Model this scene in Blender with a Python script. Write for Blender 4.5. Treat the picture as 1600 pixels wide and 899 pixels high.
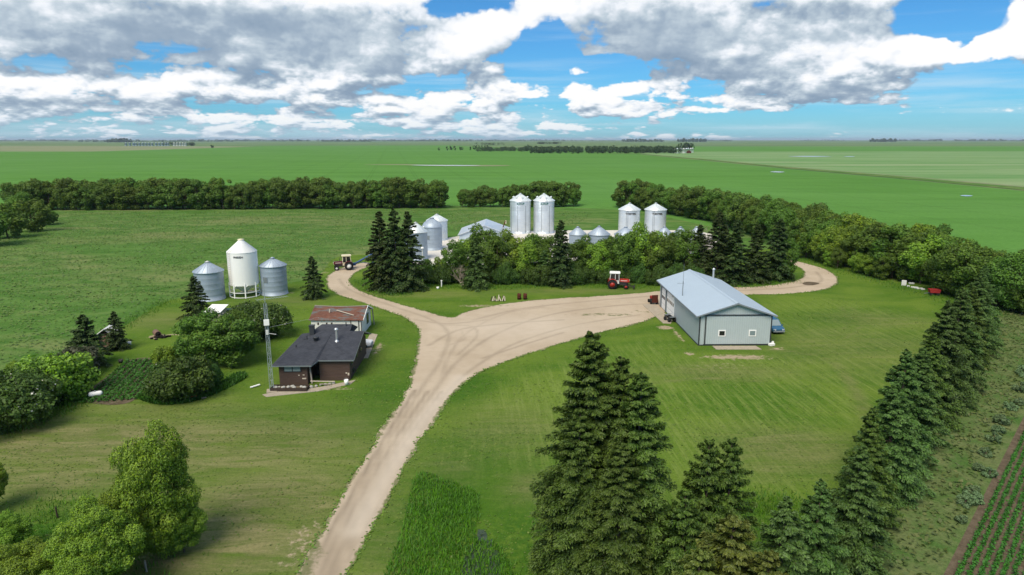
import bpy, bmesh, math, random
import numpy as np
from mathutils import Vector, Matrix, noise as mnoise

random.seed(7)
RNG = np.random.default_rng(7)
PI = math.pi
for o in list(bpy.data.objects):
    bpy.data.objects.remove(o)
SC = bpy.context.scene
COL = SC.collection

# ------------------------------------------------------------------ camera
CAM_H = 27.0
FPX = 1067.0
PITCH = math.atan((449.5 - 218.5) / FPX)
cam = bpy.data.cameras.new("camera")
cam.sensor_width = 36.0
cam.lens = 36.0 * FPX / 1600.0
cam.clip_start = 0.5
cam.clip_end = 90000.0
camo = bpy.data.objects.new("camera", cam)
COL.objects.link(camo)
camo.location = (0, 0, CAM_H)
camo.rotation_euler = (PI / 2 - PITCH, 0, 0)
SC.camera = camo

def pix_dir(px, py):
    u = (px - 800.0) / FPX
    v = (449.5 - py) / FPX
    return u, math.cos(PITCH) + v * math.sin(PITCH), -math.sin(PITCH) + v * math.cos(PITCH)

def G(px, py, z=0.0):
    """ground point of the place, measured off the survey photograph"""
    dx, dy, dz = pix_dir(px, py)
    t = (z - CAM_H) / dz
    return Vector((dx * t, dy * t, z))

def height_at(px, py, Y):
    dx, dy, dz = pix_dir(px, py)
    return CAM_H + dz * Y / dy

# ------------------------------------------------------------------ render settings, sun, exposure
SC.view_settings.view_transform = 'Standard'
SC.view_settings.look = 'None'
SC.view_settings.exposure = 0.84
SC.view_settings.gamma = 1.0
SC.view_settings.use_curve_mapping = False
SUN_EL, SUN_AZ = math.radians(52), math.radians(205)   # azimuth clockwise from +Y: behind and left of the camera
sun = bpy.data.lights.new("sun", 'SUN')
sun.energy = 2.3
sun.angle = math.radians(36)
sun.color = (1.0, 0.89, 0.72)
suno = bpy.data.objects.new("sun", sun)
COL.objects.link(suno)
sd = Vector((math.sin(SUN_AZ) * math.cos(SUN_EL), math.cos(SUN_AZ) * math.cos(SUN_EL), math.sin(SUN_EL)))
suno.rotation_euler = (-sd).to_track_quat('-Z', 'Y').to_euler()
suno.location = (0, 0, 200)

# ------------------------------------------------------------------ node helper
class NT:
    def __init__(self, tree):
        self.t = tree
        self.n = tree.nodes
        self.l = tree.links
    def node(self, typ, ins=None, **kw):
        nd = self.n.new(typ)
        for k, v in kw.items():
            setattr(nd, k, v)
        if ins:
            for k, v in ins.items():
                self.put(nd, k, v)
        return nd
    def put(self, nd, k, v):
        s = nd.inputs[k]
        if isinstance(v, bpy.types.NodeSocket):
            self.l.new(v, s)
        elif isinstance(v, bpy.types.Node):
            self.l.new(v.outputs[0], s)
        else:
            s.default_value = v
    def math(self, op, a, b=None, c=None, clamp=False):
        ins = {0: a}
        if b is not None: ins[1] = b
        if c is not None: ins[2] = c
        return self.node('ShaderNodeMath', ins, operation=op, use_clamp=clamp).outputs[0]
    def vmath(self, op, a, b=None, c=None):
        ins = {0: a}
        if b is not None: ins[1] = b
        if c is not None: ins[2] = c
        nd = self.node('ShaderNodeVectorMath', ins, operation=op)
        return nd.outputs['Value'] if op in ('LENGTH', 'DOT_PRODUCT', 'DISTANCE') else nd.outputs[0]
    def mix(self, f, a, b, blend='MIX'):
        nd = self.n.new('ShaderNodeMix')
        nd.data_type = 'RGBA'
        nd.blend_type = blend
        self.put(nd, 0, f)
        for k, v in ((6, a), (7, b)):
            if isinstance(v, (tuple, list)) and len(v) == 3:
                v = (*v, 1)
            self.put(nd, k, v)
        return nd.outputs[2]
    def mixf(self, f, a, b):
        nd = self.n.new('ShaderNodeMix')
        nd.data_type = 'FLOAT'
        self.put(nd, 0, f); self.put(nd, 2, a); self.put(nd, 3, b)
        return nd.outputs[0]
    def remap(self, v, a, b, c=0.0, d=1.0, smooth=True):
        nd = self.node('ShaderNodeMapRange', {0: v, 1: a, 2: b, 3: c, 4: d})
        nd.interpolation_type = 'SMOOTHSTEP' if smooth else 'LINEAR'
        nd.clamp = True
        return nd.outputs[0]
    def noise(self, vec, scale, detail=4, rough=0.55, dist=0.0, dims='3D', lac=2.0):
        nd = self.n.new('ShaderNodeTexNoise')
        nd.noise_dimensions = dims
        self.put(nd, 'Vector', vec)
        for k, v in (('Scale', scale), ('Detail', detail), ('Roughness', rough), ('Distortion', dist), ('Lacunarity', lac)):
            self.put(nd, k, v)
        return nd.outputs[0]
    def xyz(self, x, y, z=0.0):
        return self.node('ShaderNodeCombineXYZ', {0: x, 1: y, 2: z}).outputs[0]
    def sep(self, v):
        nd = self.node('ShaderNodeSeparateXYZ', {0: v})
        return nd.outputs

# ------------------------------------------------------------------ sky: Nishita with procedural cumulus
world = bpy.data.worlds.new("World")
SC.world = world
world.use_nodes = True
world.cycles.sampling_method = 'MANUAL'
world.cycles.sample_map_resolution = 512
W = NT(world.node_tree)
W.n.clear()

def sky_px(px, py):
    dx, dy, dz = pix_dir(px, py)
    return math.atan2(dx, dy), dz / math.hypot(dx, dy)

# (px, py, half width, half height up, half height down, weight)
CLOUDS = [
    (120, 20, 430, 90, 60, 1.25), (420, 35, 380, 80, 75, 1.35), (650, 60, 190, 62, 36, 1.00), (770, 55, 70, 40, 34, 0.70),
    (560, 100, 180, 40, 30, 0.70), (340, 120, 130, 34, 26, 0.35),
    (60, 130, 200, 60, 34, 0.39), (210, 145, 90, 24, 14, 0.35), (290, 132, 90, 22, 12, 0.35), (250, 172, 90, 18, 10, 0.35),
    (490, 135, 80, 24, 12, 0.35), (600, 122, 110, 24, 12, 0.35), (400, 150, 160, 18, 10, 0.28), (560, 158, 140, 18, 8, 0.32),
    (735, 150, 80, 30, 12, 0.42), (840, 146, 50, 26, 9, 0.35), (690, 172, 150, 16, 10, 0.28), (905, 146, 44, 22, 11, 0.39),
    (906, 112, 44, 18, 10, 0.39), (768, 108, 22, 12, 7, 0.24), (960, 168, 80, 14, 7, 0.24), (440, 185, 200, 14, 8, 0.22), (700, 192, 240, 12, 8, 0.21),
    (990, 35, 200, 90, 54, 1.20), (1180, 30, 230, 90, 60, 1.20), (1330, 75, 150, 68, 66, 1.05), (1420, 92, 80, 55, 46, 0.80), (1290, 120, 160, 40, 34, 0.80),
    (885, 62, 34, 34, 22, 0.28), (1120, 112, 100, 26, 20, 0.42), (1010, 142, 70, 24, 12, 0.39), (1070, 122, 40, 20, 10, 0.28),
    (1190, 160, 66, 20, 10, 0.35), (1280, 138, 46, 16, 9, 0.28), (1330, 158, 60, 10, 5, 0.21),
    (1570, 86, 70, 40, 20, 0.75), (1620, 50, 60, 60, 50, 0.90), (1500, 160, 16, 8, 5, 0.17), (1545, 171, 24, 7, 4, 0.15), (1465, 178, 30, 6, 4, 0.14), (1440, 171, 22, 6, 4, 0.14),
]
# openings of clear blue: (px, py, half width, half height, depth)
HOLES = [(735, 6, 70, 26, .5), (850, 84, 52, 48, .5), (960, 108, 90, 20, .35), (1490, 24, 80, 30, .6), (1535, 132, 90, 36, .5), (1500, 62, 18, 30, .5), (700, 128, 60, 12, .2), (1120, 190, 200, 16, .2), (1380, 190, 160, 20, .3), (40, 100, 60, 14, .25), (330, 108, 60, 10, .2)]
# soft grey undersides: (px, py, half width, half height, weight)
GREYS = [(330, 55, 380, 62, 0.70), (120, 60, 260, 50, 0.55), (470, 95, 280, 24, 0.62), (1000, 70, 190, 54, 0.74), (980, 20, 150, 40, 0.43), (1170, 105, 120, 26, 0.62), (1290, 140, 170, 20, 0.55),
         (240, 162, 260, 12, 0.47), (1180, 60, 160, 18, 0.39), (790, 70, 70, 22, 0.39), (700, 118, 120, 10, 0.31), (1570, 106, 60, 10, 0.39)]

def new_group(name, ins, outs):
    gt = bpy.data.node_groups.new(name, 'ShaderNodeTree')
    for n_, k in ins: gt.interface.new_socket(n_, in_out='INPUT', socket_type=k)
    for n_, k in outs: gt.interface.new_socket(n_, in_out='OUTPUT', socket_type=k)
    g = NT(gt)
    return gt, g, g.node('NodeGroupInput'), g.node('NodeGroupOutput')

def cloud_base():
    """hand placed cloud masses plus a scatter of small ones; P = (azimuth, tan elevation)"""
    gt, g, gi, go = new_group("cloud masses", [('P', 'NodeSocketVector')], [('F', 'NodeSocketFloat')])
    P = gi.outputs[0]
    cur = None
    for (px, py, rx, ru, rd, w) in CLOUDS:
        a, e = sky_px(px, py)
        ra, eu, ed = rx / FPX, ru / FPX, rd / FPX
        A = g.vmath('MULTIPLY_ADD', P, (1 / ra, 1 / eu, 0), (-a / ra, -e / eu, 0))
        B = g.vmath('MULTIPLY_ADD', P, (-1 / ra, -1 / ed, 0), (a / ra, e / ed, 0))
        L = g.vmath('LENGTH', g.vmath('MAXIMUM', A, B))
        v = g.math('MULTIPLY_ADD', L, -w, w)
        cur = v if cur is None else g.math('MAXIMUM', cur, v)
    x, y, z = g.sep(P)
    bandl = g.remap(x, 0.1, 0.6, 0.02, -0.24)
    n0 = g.noise(g.xyz(g.math('MULTIPLY', x, 7.5), g.math('MULTIPLY', y, 20.0)), 1.0, 2, 0.5, 0, '2D')
    band = g.math('ADD', g.math('MULTIPLY_ADD', n0, 0.7, -0.42), bandl)
    band = g.math('ADD', g.math('ADD', band, g.remap(y, 0.0, 0.006, -0.03, 0.0)), g.remap(y, 0.085, 0.13, 0.0, -0.25))
    over = g.remap(y, 0.22, 0.5, -1.0, 0.05)      # the dome above the frame is half clouded
    band = g.math('MAXIMUM', band, g.math('ADD', over, g.math('MULTIPLY_ADD', n0, 0.9, -0.45)))
    nb_ = g.noise(g.xyz(g.math('MULTIPLY', x, 6.0), g.math('MULTIPLY', y, 15.0)), 1.0, 3, 0.5, 0, '2D')
    hi = g.remap(y, 0.05, 0.12)
    F = g.math('SMOOTH_MAX', g.math('MINIMUM', cur, 0.30), band, 0.06)
    hole = None
    for (px, py, rx, ry, w) in HOLES:
        a, e = sky_px(px, py)
        L = g.vmath('LENGTH', g.vmath('MULTIPLY_ADD', P, (FPX / rx, FPX / ry, 0), (-a * FPX / rx, -e * FPX / ry, 0)))
        v = g.remap(L, 0.35, 1.35, w, 0.0)
        hole = v if hole is None else g.math('MAXIMUM', hole, v)
    F = g.math('SUBTRACT', F, hole)
    F = g.math('ADD', F, g.math('MULTIPLY', hi, g.math('MULTIPLY_ADD', nb_, 0.9, -0.47)))
    g.l.new(F, go.inputs[0])
    return gt

def cloud_lumps():
    gt, g, gi, go = new_group("cloud lumps", [('P', 'NodeSocketVector')], [('F', 'NodeSocketFloat')])
    x, y, z = g.sep(gi.outputs[0])
    # lumps get smaller and flatter towards the horizon
    ex = g.math('POWER', math.e, g.math('MULTIPLY', g.math('MAXIMUM', y, -0.02), -1 / 0.05))
    qy = g.math('ADD', g.math('MULTIPLY', y, 14.0), g.math('MULTIPLY_ADD', ex, -2.0, 2.0))
    q = g.xyz(g.math('MULTIPLY', x, 12.0), qy)
    n1 = g.noise(q, 1.0, 8, 0.6, 0.0, '2D')
    qw = g.vmath('ADD', q, g.xyz(g.math('MULTIPLY', n1, 0.55), g.math('MULTIPLY', n1, -0.4)))
    vor = g.node('ShaderNodeTexVoronoi', {'Vector': qw, 'Scale': 1.9, 'Detail': 2.0, 'Roughness': 0.55, 'Lacunarity': 2.3}, feature='F1', voronoi_dimensions='2D', normalize=True)
    F = g.math('ADD', g.math('MULTIPLY_ADD', vor.outputs[0], -0.84, 0.35), g.math('MULTIPLY_ADD', n1, 1.28, -0.66))
    F = g.math('MULTIPLY', F, g.remap(y, 0.06, 0.14, 1.0, 0.62))
    g.l.new(F, go.inputs[0])
    return gt

CB, CL = cloud_base(), cloud_lumps()
tc = W.node('ShaderNodeTexCoord')
D = tc.outputs['Generated']
dx, dy, dz = W.sep(D)
hor = W.math('SQRT', W.math('ADD', W.math('MULTIPLY', dx, dx), W.math('MULTIPLY', dy, dy)))
az = W.math('ARCTAN2', dx, dy)
el = W.math('DIVIDE', dz, W.math('MAXIMUM', hor, 0.02))
def ask(tree, vec):
    nd = W.n.new('ShaderNodeGroup'); nd.node_tree = tree
    W.l.new(vec, nd.inputs[0])
    return nd.outputs[0]
elm = W.math('ADD', W.math('MAXIMUM', el, 0.0), 0.06)
def lifted(off):
    step = W.math('MULTIPLY', elm, off)
    return W.xyz(W.math('MULTIPLY_ADD', step, -0.5, az), W.math('ADD', el, step), 0.0)
P00, P1, P2 = W.xyz(az, el, 0.0), lifted(0.07), lifted(0.22)
b0, b2 = ask(CB, P00), ask(CB, P2)
l0, l1, l2 = ask(CL, P00), ask(CL, P1), ask(CL, P2)
f0 = W.math('ADD', b0, l0)
f1 = W.math('ADD', W.mixf(0.4, b0, b2), l1)
f2 = W.math('ADD', b2, l2)
dens = W.remap(f0, -0.04, 0.12)
fine = W.math('SUBTRACT', f0, f1)
coarse = W.math('SUBTRACT', f0, f2)
grey = None
P0 = W.xyz(az, el, 0.0)
for (px, py, rx, ry, w) in GREYS:
    a, e = sky_px(px, py)
    A = W.vmath('MULTIPLY_ADD', P0, (FPX / rx, FPX / ry, 0), (-a * FPX / rx, -e * FPX / ry, 0))
    v = W.remap(W.vmath('LENGTH', A), 0.25, 1.2, w, 0.0)
    grey = v if grey is None else W.math('MAXIMUM', grey, v)
gn = W.noise(W.xyz(W.math('MULTIPLY', az, 6.0), W.math('MULTIPLY', el, 22.0)), 1.0, 5, 0.55)
grey = W.math('MULTIPLY', grey, W.remap(gn, 0.28, 0.56, 0.25, 1.0))
calm = W.math('MULTIPLY_ADD', grey, -0.78, 1.0)
lit = W.math('MULTIPLY_ADD', W.math('ADD', W.math('MULTIPLY', fine, W.remap(el, 0.05, 0.13, 1.35, 0.95)), W.math('MULTIPLY', coarse, 0.85)), calm, 0.66)
over_grey = W.remap(el, 0.2, 0.45, 0.0, 0.45)
lit = W.math('SUBTRACT', lit, W.math('MULTIPLY', W.math('MAXIMUM', grey, over_grey), 0.62))
lit = W.math('MAXIMUM', W.math('MINIMUM', lit, 1.0), 0.0)
cr = W.node('ShaderNodeValToRGB', {0: lit})
els = cr.color_ramp.elements
els[0].position = 0.0; els[0].color = (0.148, 0.202, 0.268, 1)
els[1].position = 1.0; els[1].color = (0.575, 0.575, 0.57, 1)
for p, c in ((0.25, (0.198, 0.252, 0.314)), (0.5, (0.305, 0.358, 0.405)), (0.75, (0.49, 0.515, 0.55))):
    e_ = els.new(p); e_.color = (*c, 1)
CLOUD_GAIN = 1.0 / 0.12
nish = W.node('ShaderNodeTexSky')
nish.sky_type = 'NISHITA'
nish.sun_disc = False
nish.sun_elevation = SUN_EL
nish.sun_rotation = SUN_AZ
nish.altitude = 600.0
nish.air_density = 1.0
nish.dust_density = 0.6
nish.ozone_density = 2.0
skyc = W.mix(1.0, nish.outputs[0], (0.150, 0.375, 0.555), 'MULTIPLY')
# thin veil of high cloud, stretched along the horizon
st = W.noise(W.xyz(W.math('MULTIPLY', az, 3.0), W.math('MULTIPLY', el, 46.0)), 1.0, 6, 0.6, 0.3)
veil = W.math('MULTIPLY', W.remap(st, 0.42, 0.72), W.remap(el, 0.02, 0.14, 0.62, 0.22))
pale = W.node('ShaderNodeRGB'); pale.outputs[0].default_value = (0.36 * CLOUD_GAIN, 0.45 * CLOUD_GAIN, 0.51 * CLOUD_GAIN, 1)
skyc = W.mix(veil, skyc, pale.outputs[0])
clc = W.mix(1.0, cr.outputs[0], (CLOUD_GAIN, CLOUD_GAIN, CLOUD_GAIN), 'MULTIPLY')
# distant clouds sink into the pale air
farfade = W.remap(el, -0.005, 0.05, 0.38, 0.0)
airc = W.node('ShaderNodeRGB'); airc.outputs[0].default_value = (0.265 * CLOUD_GAIN, 0.385 * CLOUD_GAIN, 0.475 * CLOUD_GAIN, 1)
clc = W.mix(farfade, clc, airc.outputs[0])
skyc = W.mix(W.math('MULTIPLY', farfade, 0.75), skyc, airc.outputs[0])
final = W.mix(dens, skyc, clc)
bg = W.node('ShaderNodeBackground', {0: final, 1: 0.12})
wo = W.node('ShaderNodeOutputWorld', {0: bg.outputs[0]})

# ================================================================== materials
MATS = {}
def material(name, build, rough=0.9, spec=0.2):
    m = bpy.data.materials.new(name)
    m.use_nodes = True
    t = NT(m.node_tree)
    t.n.clear()
    b = t.node('ShaderNodeBsdfPrincipled', {'Roughness': rough, 'Specular IOR Level': spec})
    o = t.node('ShaderNodeOutputMaterial')
    t.l.new(b.outputs[0], o.inputs[0])
    build(t, b)
    MATS[name] = m
    return m

def pos(t):
    return t.node('ShaderNodeNewGeometry').outputs['Position']
def objpos(t):
    return t.node('ShaderNodeTexCoord').outputs['Object']
def bump(t, b, h, strength=0.5, dist=0.1):
    t.put(b, 'Normal', t.node('ShaderNodeBump', {'Strength': strength, 'Distance': dist, 'Height': h}).outputs[0])
def attr(t, name):
    nd = t.node('ShaderNodeAttribute'); nd.attribute_name = name
    return nd
def ramp(t, f, stops):
    nd = t.node('ShaderNodeValToRGB', {0: f})
    e = nd.color_ramp.elements
    e[0].position, e[0].color = stops[0][0], (*stops[0][1], 1)
    e[1].position, e[1].color = stops[-1][0], (*stops[-1][1], 1)
    for p, c in stops[1:-1]:
        k = e.new(p); k.color = (*c, 1)
    return nd.outputs[0]

def plain(name, c, rough=0.6, spec=0.4, metal=0.0, var=0.12, scale=3.0, bumps=0.0):
    def build(t, b):
        n = t.noise(objpos(t), scale, 5, 0.6)
        t.put(b, 'Base Color', t.mix(n, tuple(x * (1 - var) for x in c), tuple(min(1, x * (1 + var)) for x in c)))
        t.put(b, 'Metallic', metal)
        if bumps: bump(t, b, n, bumps, 0.02)
    return material(name, build, rough, spec)

# ---- ground materials
def m_ground(t, b):
    P = pos(t)
    q = t.vmath('MULTIPLY', P, (1 / 2600., 1 / 420., 0))
    n = t.noise(q, 1.0, 3, 0.6, 0.2)
    n2 = t.noise(t.vmath('MULTIPLY', P, (1 / 700., 1 / 90., 0)), 1.0, 4, 0.6)
    c = ramp(t, n, [(0.25, (0.075, 0.15, 0.045)), (0.40, (0.10, 0.19, 0.06)), (0.50, (0.17, 0.22, 0.10)), (0.58, (0.07, 0.16, 0.045)), (0.72, (0.20, 0.21, 0.12))])
    c = t.mix(t.remap(n2, 0.35, 0.7, 0, 0.5), c, (0.11, 0.17, 0.07))
    t.put(b, 'Base Color', c)
material('ground', m_ground, 1.0, 0.05)

def m_crop(t, b):
    P = pos(t)
    n = t.noise(t.vmath('MULTIPLY', P, (1 / 160., 1 / 30., 0)), 1.0, 6, 0.6, 0.3)
    n2 = t.noise(t.vmath('MULTIPLY', P, (1 / 500., 1 / 260., 0)), 1.0, 3, 0.5)
    n3 = t.noise(P, 0.9, 4, 0.7)
    c = t.mix(t.remap(n, 0.3, 0.7), (0.082, 0.205, 0.032), (0.110, 0.255, 0.047))
    c = t.mix(t.remap(n2, 0.4, 0.7, 0, 0.4), c, (0.125, 0.265, 0.075))
    c = t.mix(t.remap(n3, 0.35, 0.75, 0, 0.35), c, (0.035, 0.12, 0.015))
    tl = t.math('FRACT', t.math('MULTIPLY', t.vmath('DOT_PRODUCT', P, (0.985, 0.17, 0)), 1 / 34.0))
    tram = t.math('MAXIMUM', t.remap(t.math('ABSOLUTE', t.math('SUBTRACT', tl, 0.47)), 0.010, 0.016, 1, 0), t.remap(t.math('ABSOLUTE', t.math('SUBTRACT', tl, 0.53)), 0.010, 0.016, 1, 0))
    c = t.mix(t.math('MULTIPLY', tram, 0.28), c, (0.05, 0.12, 0.02))
    n4 = t.noise(t.vmath('MULTIPLY', P, (1 / 70., 1 / 9., 0)), 1.0, 5, 0.65, 0.2)
    c = t.mix(t.remap(n4, 0.5, 0.75, 0, 0.35), c, (0.055, 0.155, 0.026))
    t.put(b, 'Base Color', c)
material('crop_field', m_crop, 1.0, 0.05)

def m_pale(t, b):
    P = pos(t)
    n = t.noise(t.vmath('MULTIPLY', P, (1 / 700., 1 / 55., 0)), 1.0, 5, 0.6, 0.2)
    c = ramp(t, n, [(0.3, (0.12, 0.24, 0.075)), (0.45, (0.20, 0.30, 0.13)), (0.52, (0.11, 0.24, 0.07)), (0.62, (0.25, 0.32, 0.16)), (0.72, (0.14, 0.26, 0.09))])
    t.put(b, 'Base Color', c)
material('pale_field', m_pale, 1.0, 0.05)
def m_stubble(t, b):
    P = pos(t)
    n = t.noise(t.vmath('MULTIPLY', P, (1 / 900., 1 / 90., 0)), 1.0, 5, 0.6, 0.2)
    t.put(b, 'Base Color', ramp(t, n, [(0.3, (0.17, 0.22, 0.10)), (0.5, (0.23, 0.24, 0.135)), (0.7, (0.15, 0.21, 0.09))]))
material('stubble_field', m_stubble, 1.0, 0.05)

def m_meadow(t, b):
    P = pos(t)
    n = t.noise(t.vmath('MULTIPLY', P, (1 / 9., 1 / 5., 0)), 1.0, 6, 0.65, 0.6)
    n2 = t.noise(t.vmath('MULTIPLY', P, (1 / 60., 1 / 24., 0)), 1.0, 3, 0.55, 0.4)
    n3 = t.noise(P, 2.2, 4, 0.7)
    c = t.mix(t.remap(n, 0.3, 0.7), (0.060, 0.142, 0.024), (0.110, 0.210, 0.046))
    c = t.mix(t.remap(t.math('ADD', t.math('MULTIPLY', n2, 0.6), t.math('MULTIPLY', n, 0.4)), 0.46, 0.64, 0, 0.9), c, (0.185, 0.215, 0.080))
    c = t.mix(t.remap(n3, 0.4, 0.75, 0, 0.35), c, (0.03, 0.075, 0.014))
    t.put(b, 'Base Color', c)
    bump(t, b, n3, 0.6, 0.3)
material('meadow', m_meadow, 1.0, 0.05)

def m_lawn(t, b):
    P = pos(t)
    a = attr(t, 'paint')
    r, g_, bl = t.sep(a.outputs['Color'])
    al = a.outputs['Alpha']
    big = t.noise(t.vmath('MULTIPLY', P, (1 / 16., 1 / 9., 0)), 1.0, 4, 0.6, 0.5)
    mid = t.noise(t.vmath('MULTIPLY', P, (0.55, 0.9, 0)), 1.0, 5, 0.65, 0.3)
    fine = t.noise(P, 4.0, 6, 0.85)
    clump = t.noise(P, 1.6, 5, 0.7)
    base = t.mix(t.remap(big, 0.32, 0.68), (0.068, 0.146, 0.014), (0.135, 0.208, 0.028))
    base = t.mix(t.remap(mid, 0.5, 0.8, 0, 0.6), base, (0.155, 0.210, 0.048))
    # mower passes
    sd_ = Vector((0.80, -0.60))
    nrm = (0.998, 0.06, 0)
    s1 = t.vmath('DOT_PRODUCT', P, nrm)
    wob = t.noise(t.vmath('MULTIPLY', P, (0.05, 0.05, 0)), 1.0, 2, 0.5)
    ph = t.math('MULTIPLY_ADD', s1, 2 * PI / 1.5, t.math('MULTIPLY', wob, 26.0))
    st = t.math('MULTIPLY_ADD', t.math('SINE', ph), 0.5, 0.5)
    streak = t.noise(t.xyz(t.math('MULTIPLY', s1, 3.0), t.math('MULTIPLY', t.vmath('DOT_PRODUCT', P, (-0.06, 0.998, 0)), 0.16), 0), 1.0, 5, 0.7)
    st = t.math('MULTIPLY', t.math('ADD', t.math('MULTIPLY', st, 0.45), t.remap(streak, 0.40, 0.68, -0.25, 1.0)), al)
    base = t.mix(t.math('MULTIPLY', st, 0.60), base, (0.190, 0.255, 0.058))
    # dry olive turf
    hs = t.noise(t.vmath('MULTIPLY', P, (0.14, 0.70, 0)), 1.0, 7, 0.72, 0.8)
    dryc = t.mix(t.remap(hs, 0.35, 0.7), (0.125, 0.150, 0.045), (0.245, 0.225, 0.105))
    dmask = t.math('MULTIPLY', r, t.remap(t.math('ADD', t.math('MULTIPLY', mid, 0.5), t.math('MULTIPLY', hs, 0.5)), 0.22, 0.54))
    base = t.mix(dmask, base, dryc)
    base = t.mix(t.math('MULTIPLY', g_, t.remap(clump, 0.25, 0.6)), base, (0.032, 0.105, 0.010))
    base = t.mix(t.math('MULTIPLY', t.remap(fine, 0.38, 0.68), 0.55), base, t.mix(0.6, base, (0.014, 0.04, 0.006)))
    dirt = t.mix(clump, (0.30, 0.235, 0.15), (0.42, 0.35, 0.245))
    dm = t.remap(t.math('ADD', bl, t.math('MULTIPLY_ADD', clump, 0.9, -0.45)), 0.42, 0.62)
    base = t.mix(dm, base, dirt)
    t.put(b, 'Base Color', base)
    bump(t, b, t.math('ADD', t.math('MULTIPLY', fine, 0.5), clump), 0.55, 0.12)
material('lawn', m_lawn, 1.0, 0.05)

def m_gravel(t, b):
    P = pos(t)
    a = attr(t, 'paint')
    r, g_, bl = t.sep(a.outputs['Color'])
    big = t.noise(P, 0.14, 4, 0.6, 0.3)
    mid = t.noise(P, 0.9, 5, 0.65)
    fine = t.noise(P, 9.0, 4, 0.8)
    c = t.mix(t.remap(big, 0.3, 0.7), (0.425, 0.345, 0.250), (0.495, 0.410, 0.308))
    c = t.mix(t.remap(mid, 0.45, 0.75, 0, 0.28), c, (0.35, 0.28, 0.20))
    tm = t.math('MULTIPLY', r, t.remap(t.noise(P, 0.25, 3, 0.6), 0.3, 0.6, 0.55, 1.0))
    c = t.mix(t.math('MULTIPLY', tm, 0.95), c, (0.235, 0.190, 0.138))
    c = t.mix(t.math('MULTIPLY', bl, 0.6), c, (0.62, 0.545, 0.45))
    gm = t.remap(t.math('ADD', g_, t.math('MULTIPLY_ADD', mid, 1.1, -0.55)), 0.45, 0.68)
    c = t.mix(t.math('MULTIPLY', gm, 0.85), c, (0.135, 0.15, 0.06))
    c = t.mix(t.math('MULTIPLY', t.remap(fine, 0.5, 0.8), 0.3), c, (0.25, 0.21, 0.16))
    t.put(b, 'Base Color', c)
    bump(t, b, t.math('ADD', fine, t.math('MULTIPLY', r, -0.6)), 0.35, 0.05)
material('gravel', m_gravel, 1.0, 0.05)

def m_yard(t, b):
    P = pos(t)
    n = t.noise(P, 0.2, 6, 0.65)
    t.put(b, 'Base Color', t.mix(n, (0.52, 0.49, 0.43), (0.74, 0.71, 0.66)))
material('pale_gravel', m_yard, 1.0, 0.05)
def m_soil(t, b):
    P = pos(t)
    n = t.noise(P, 1.3, 6, 0.7)
    n2 = t.noise(P, 8.0, 4, 0.7)
    c = t.mix(t.remap(n, 0.3, 0.7), (0.085, 0.066, 0.044), (0.165, 0.133, 0.092))
    t.put(b, 'Base Color', t.mix(t.remap(n2, 0.45, 0.8, 0, 0.6), c, (0.06, 0.045, 0.03)))
    bump(t, b, n2, 0.6, 0.08)
material('soil', m_soil, 1.0, 0.05)
def m_verge(t, b):
    P = pos(t)
    n = t.noise(P, 0.35, 5, 0.65, 0.4)
    n2 = t.noise(P, 3.5, 5, 0.75)
    c = t.mix(t.remap(n, 0.3, 0.7), (0.070, 0.150, 0.032), (0.165, 0.195, 0.078))
    t.put(b, 'Base Color', t.mix(t.remap(n2, 0.4, 0.75, 0, 0.55), c, (0.03, 0.05, 0.016)))
    bump(t, b, n2, 0.7, 0.2)
material('verge', m_verge, 1.0, 0.05)
def m_pond(t, b):
    n = t.noise(pos(t), 2.5, 5, 0.7)
    t.put(b, 'Base Color', t.mix(t.remap(n, 0.4, 0.7), (0.02, 0.035, 0.015), (0.055, 0.085, 0.035)))
    bump(t, b, n, 0.15, 0.03)
material('pond_water', m_pond, 0.3, 0.4)
def m_puddle(t, b):
    t.put(b, 'Base Color', (0.30, 0.33, 0.34, 1))
material('puddle_water', m_puddle, 0.15, 0.6)
def m_concrete(t, b):
    P = objpos(t)
    n = t.noise(P, 0.8, 6, 0.7)
    n2 = t.noise(P, 12.0, 3, 0.7)
    c = t.mix(n, (0.36, 0.31, 0.25), (0.50, 0.45, 0.38))
    t.put(b, 'Base Color', t.mix(t.remap(n2, 0.5, 0.8, 0, 0.4), c, (0.27, 0.23, 0.18)))
material('concrete', m_concrete, 0.9, 0.2)

# ---- foliage
def foliage(name, dark, light, hue=0.03, trans=0.25, tipc=None, rough=0.55):
    m = bpy.data.materials.new(name)
    m.use_nodes = True
    t = NT(m.node_tree); t.n.clear()
    geo = t.node('ShaderNodeNewGeometry')
    oi = t.node('ShaderNodeObjectInfo')
    a = attr(t, 'tint')
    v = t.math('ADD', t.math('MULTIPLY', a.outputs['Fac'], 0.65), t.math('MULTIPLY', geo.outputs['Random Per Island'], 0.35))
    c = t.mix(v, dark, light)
    if tipc:
        tip = attr(t, 'tip')
        c = t.mix(t.math('MULTIPLY', tip.outputs['Fac'], 0.75), c, tipc)
    hs = t.node('ShaderNodeHueSaturation', {'Hue': t.math('MULTIPLY_ADD', oi.outputs['Random'], hue, 0.5 - hue / 2),
                'Saturation': t.math('MULTIPLY_ADD', geo.outputs['Random Per Island'], 0.2, 0.9), 'Value': t.math('MULTIPLY_ADD', oi.outputs['Random'], 0.35, 0.82), 'Color': c})
    p = t.node('ShaderNodeBsdfPrincipled', {'Base Color': hs.outputs[0], 'Roughness': rough, 'Specular IOR Level': 0.25})
    tr = t.node('ShaderNodeBsdfTranslucent', {'Color': t.mix(0.5, hs.outputs[0], (0.10, 0.16, 0.02))})
    mx = t.node('ShaderNodeMixShader', {0: trans, 1: p.outputs[0], 2: tr.outputs[0]})
    o = t.node('ShaderNodeOutputMaterial', {0: mx.outputs[0]})
    MATS[name] = m
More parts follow.
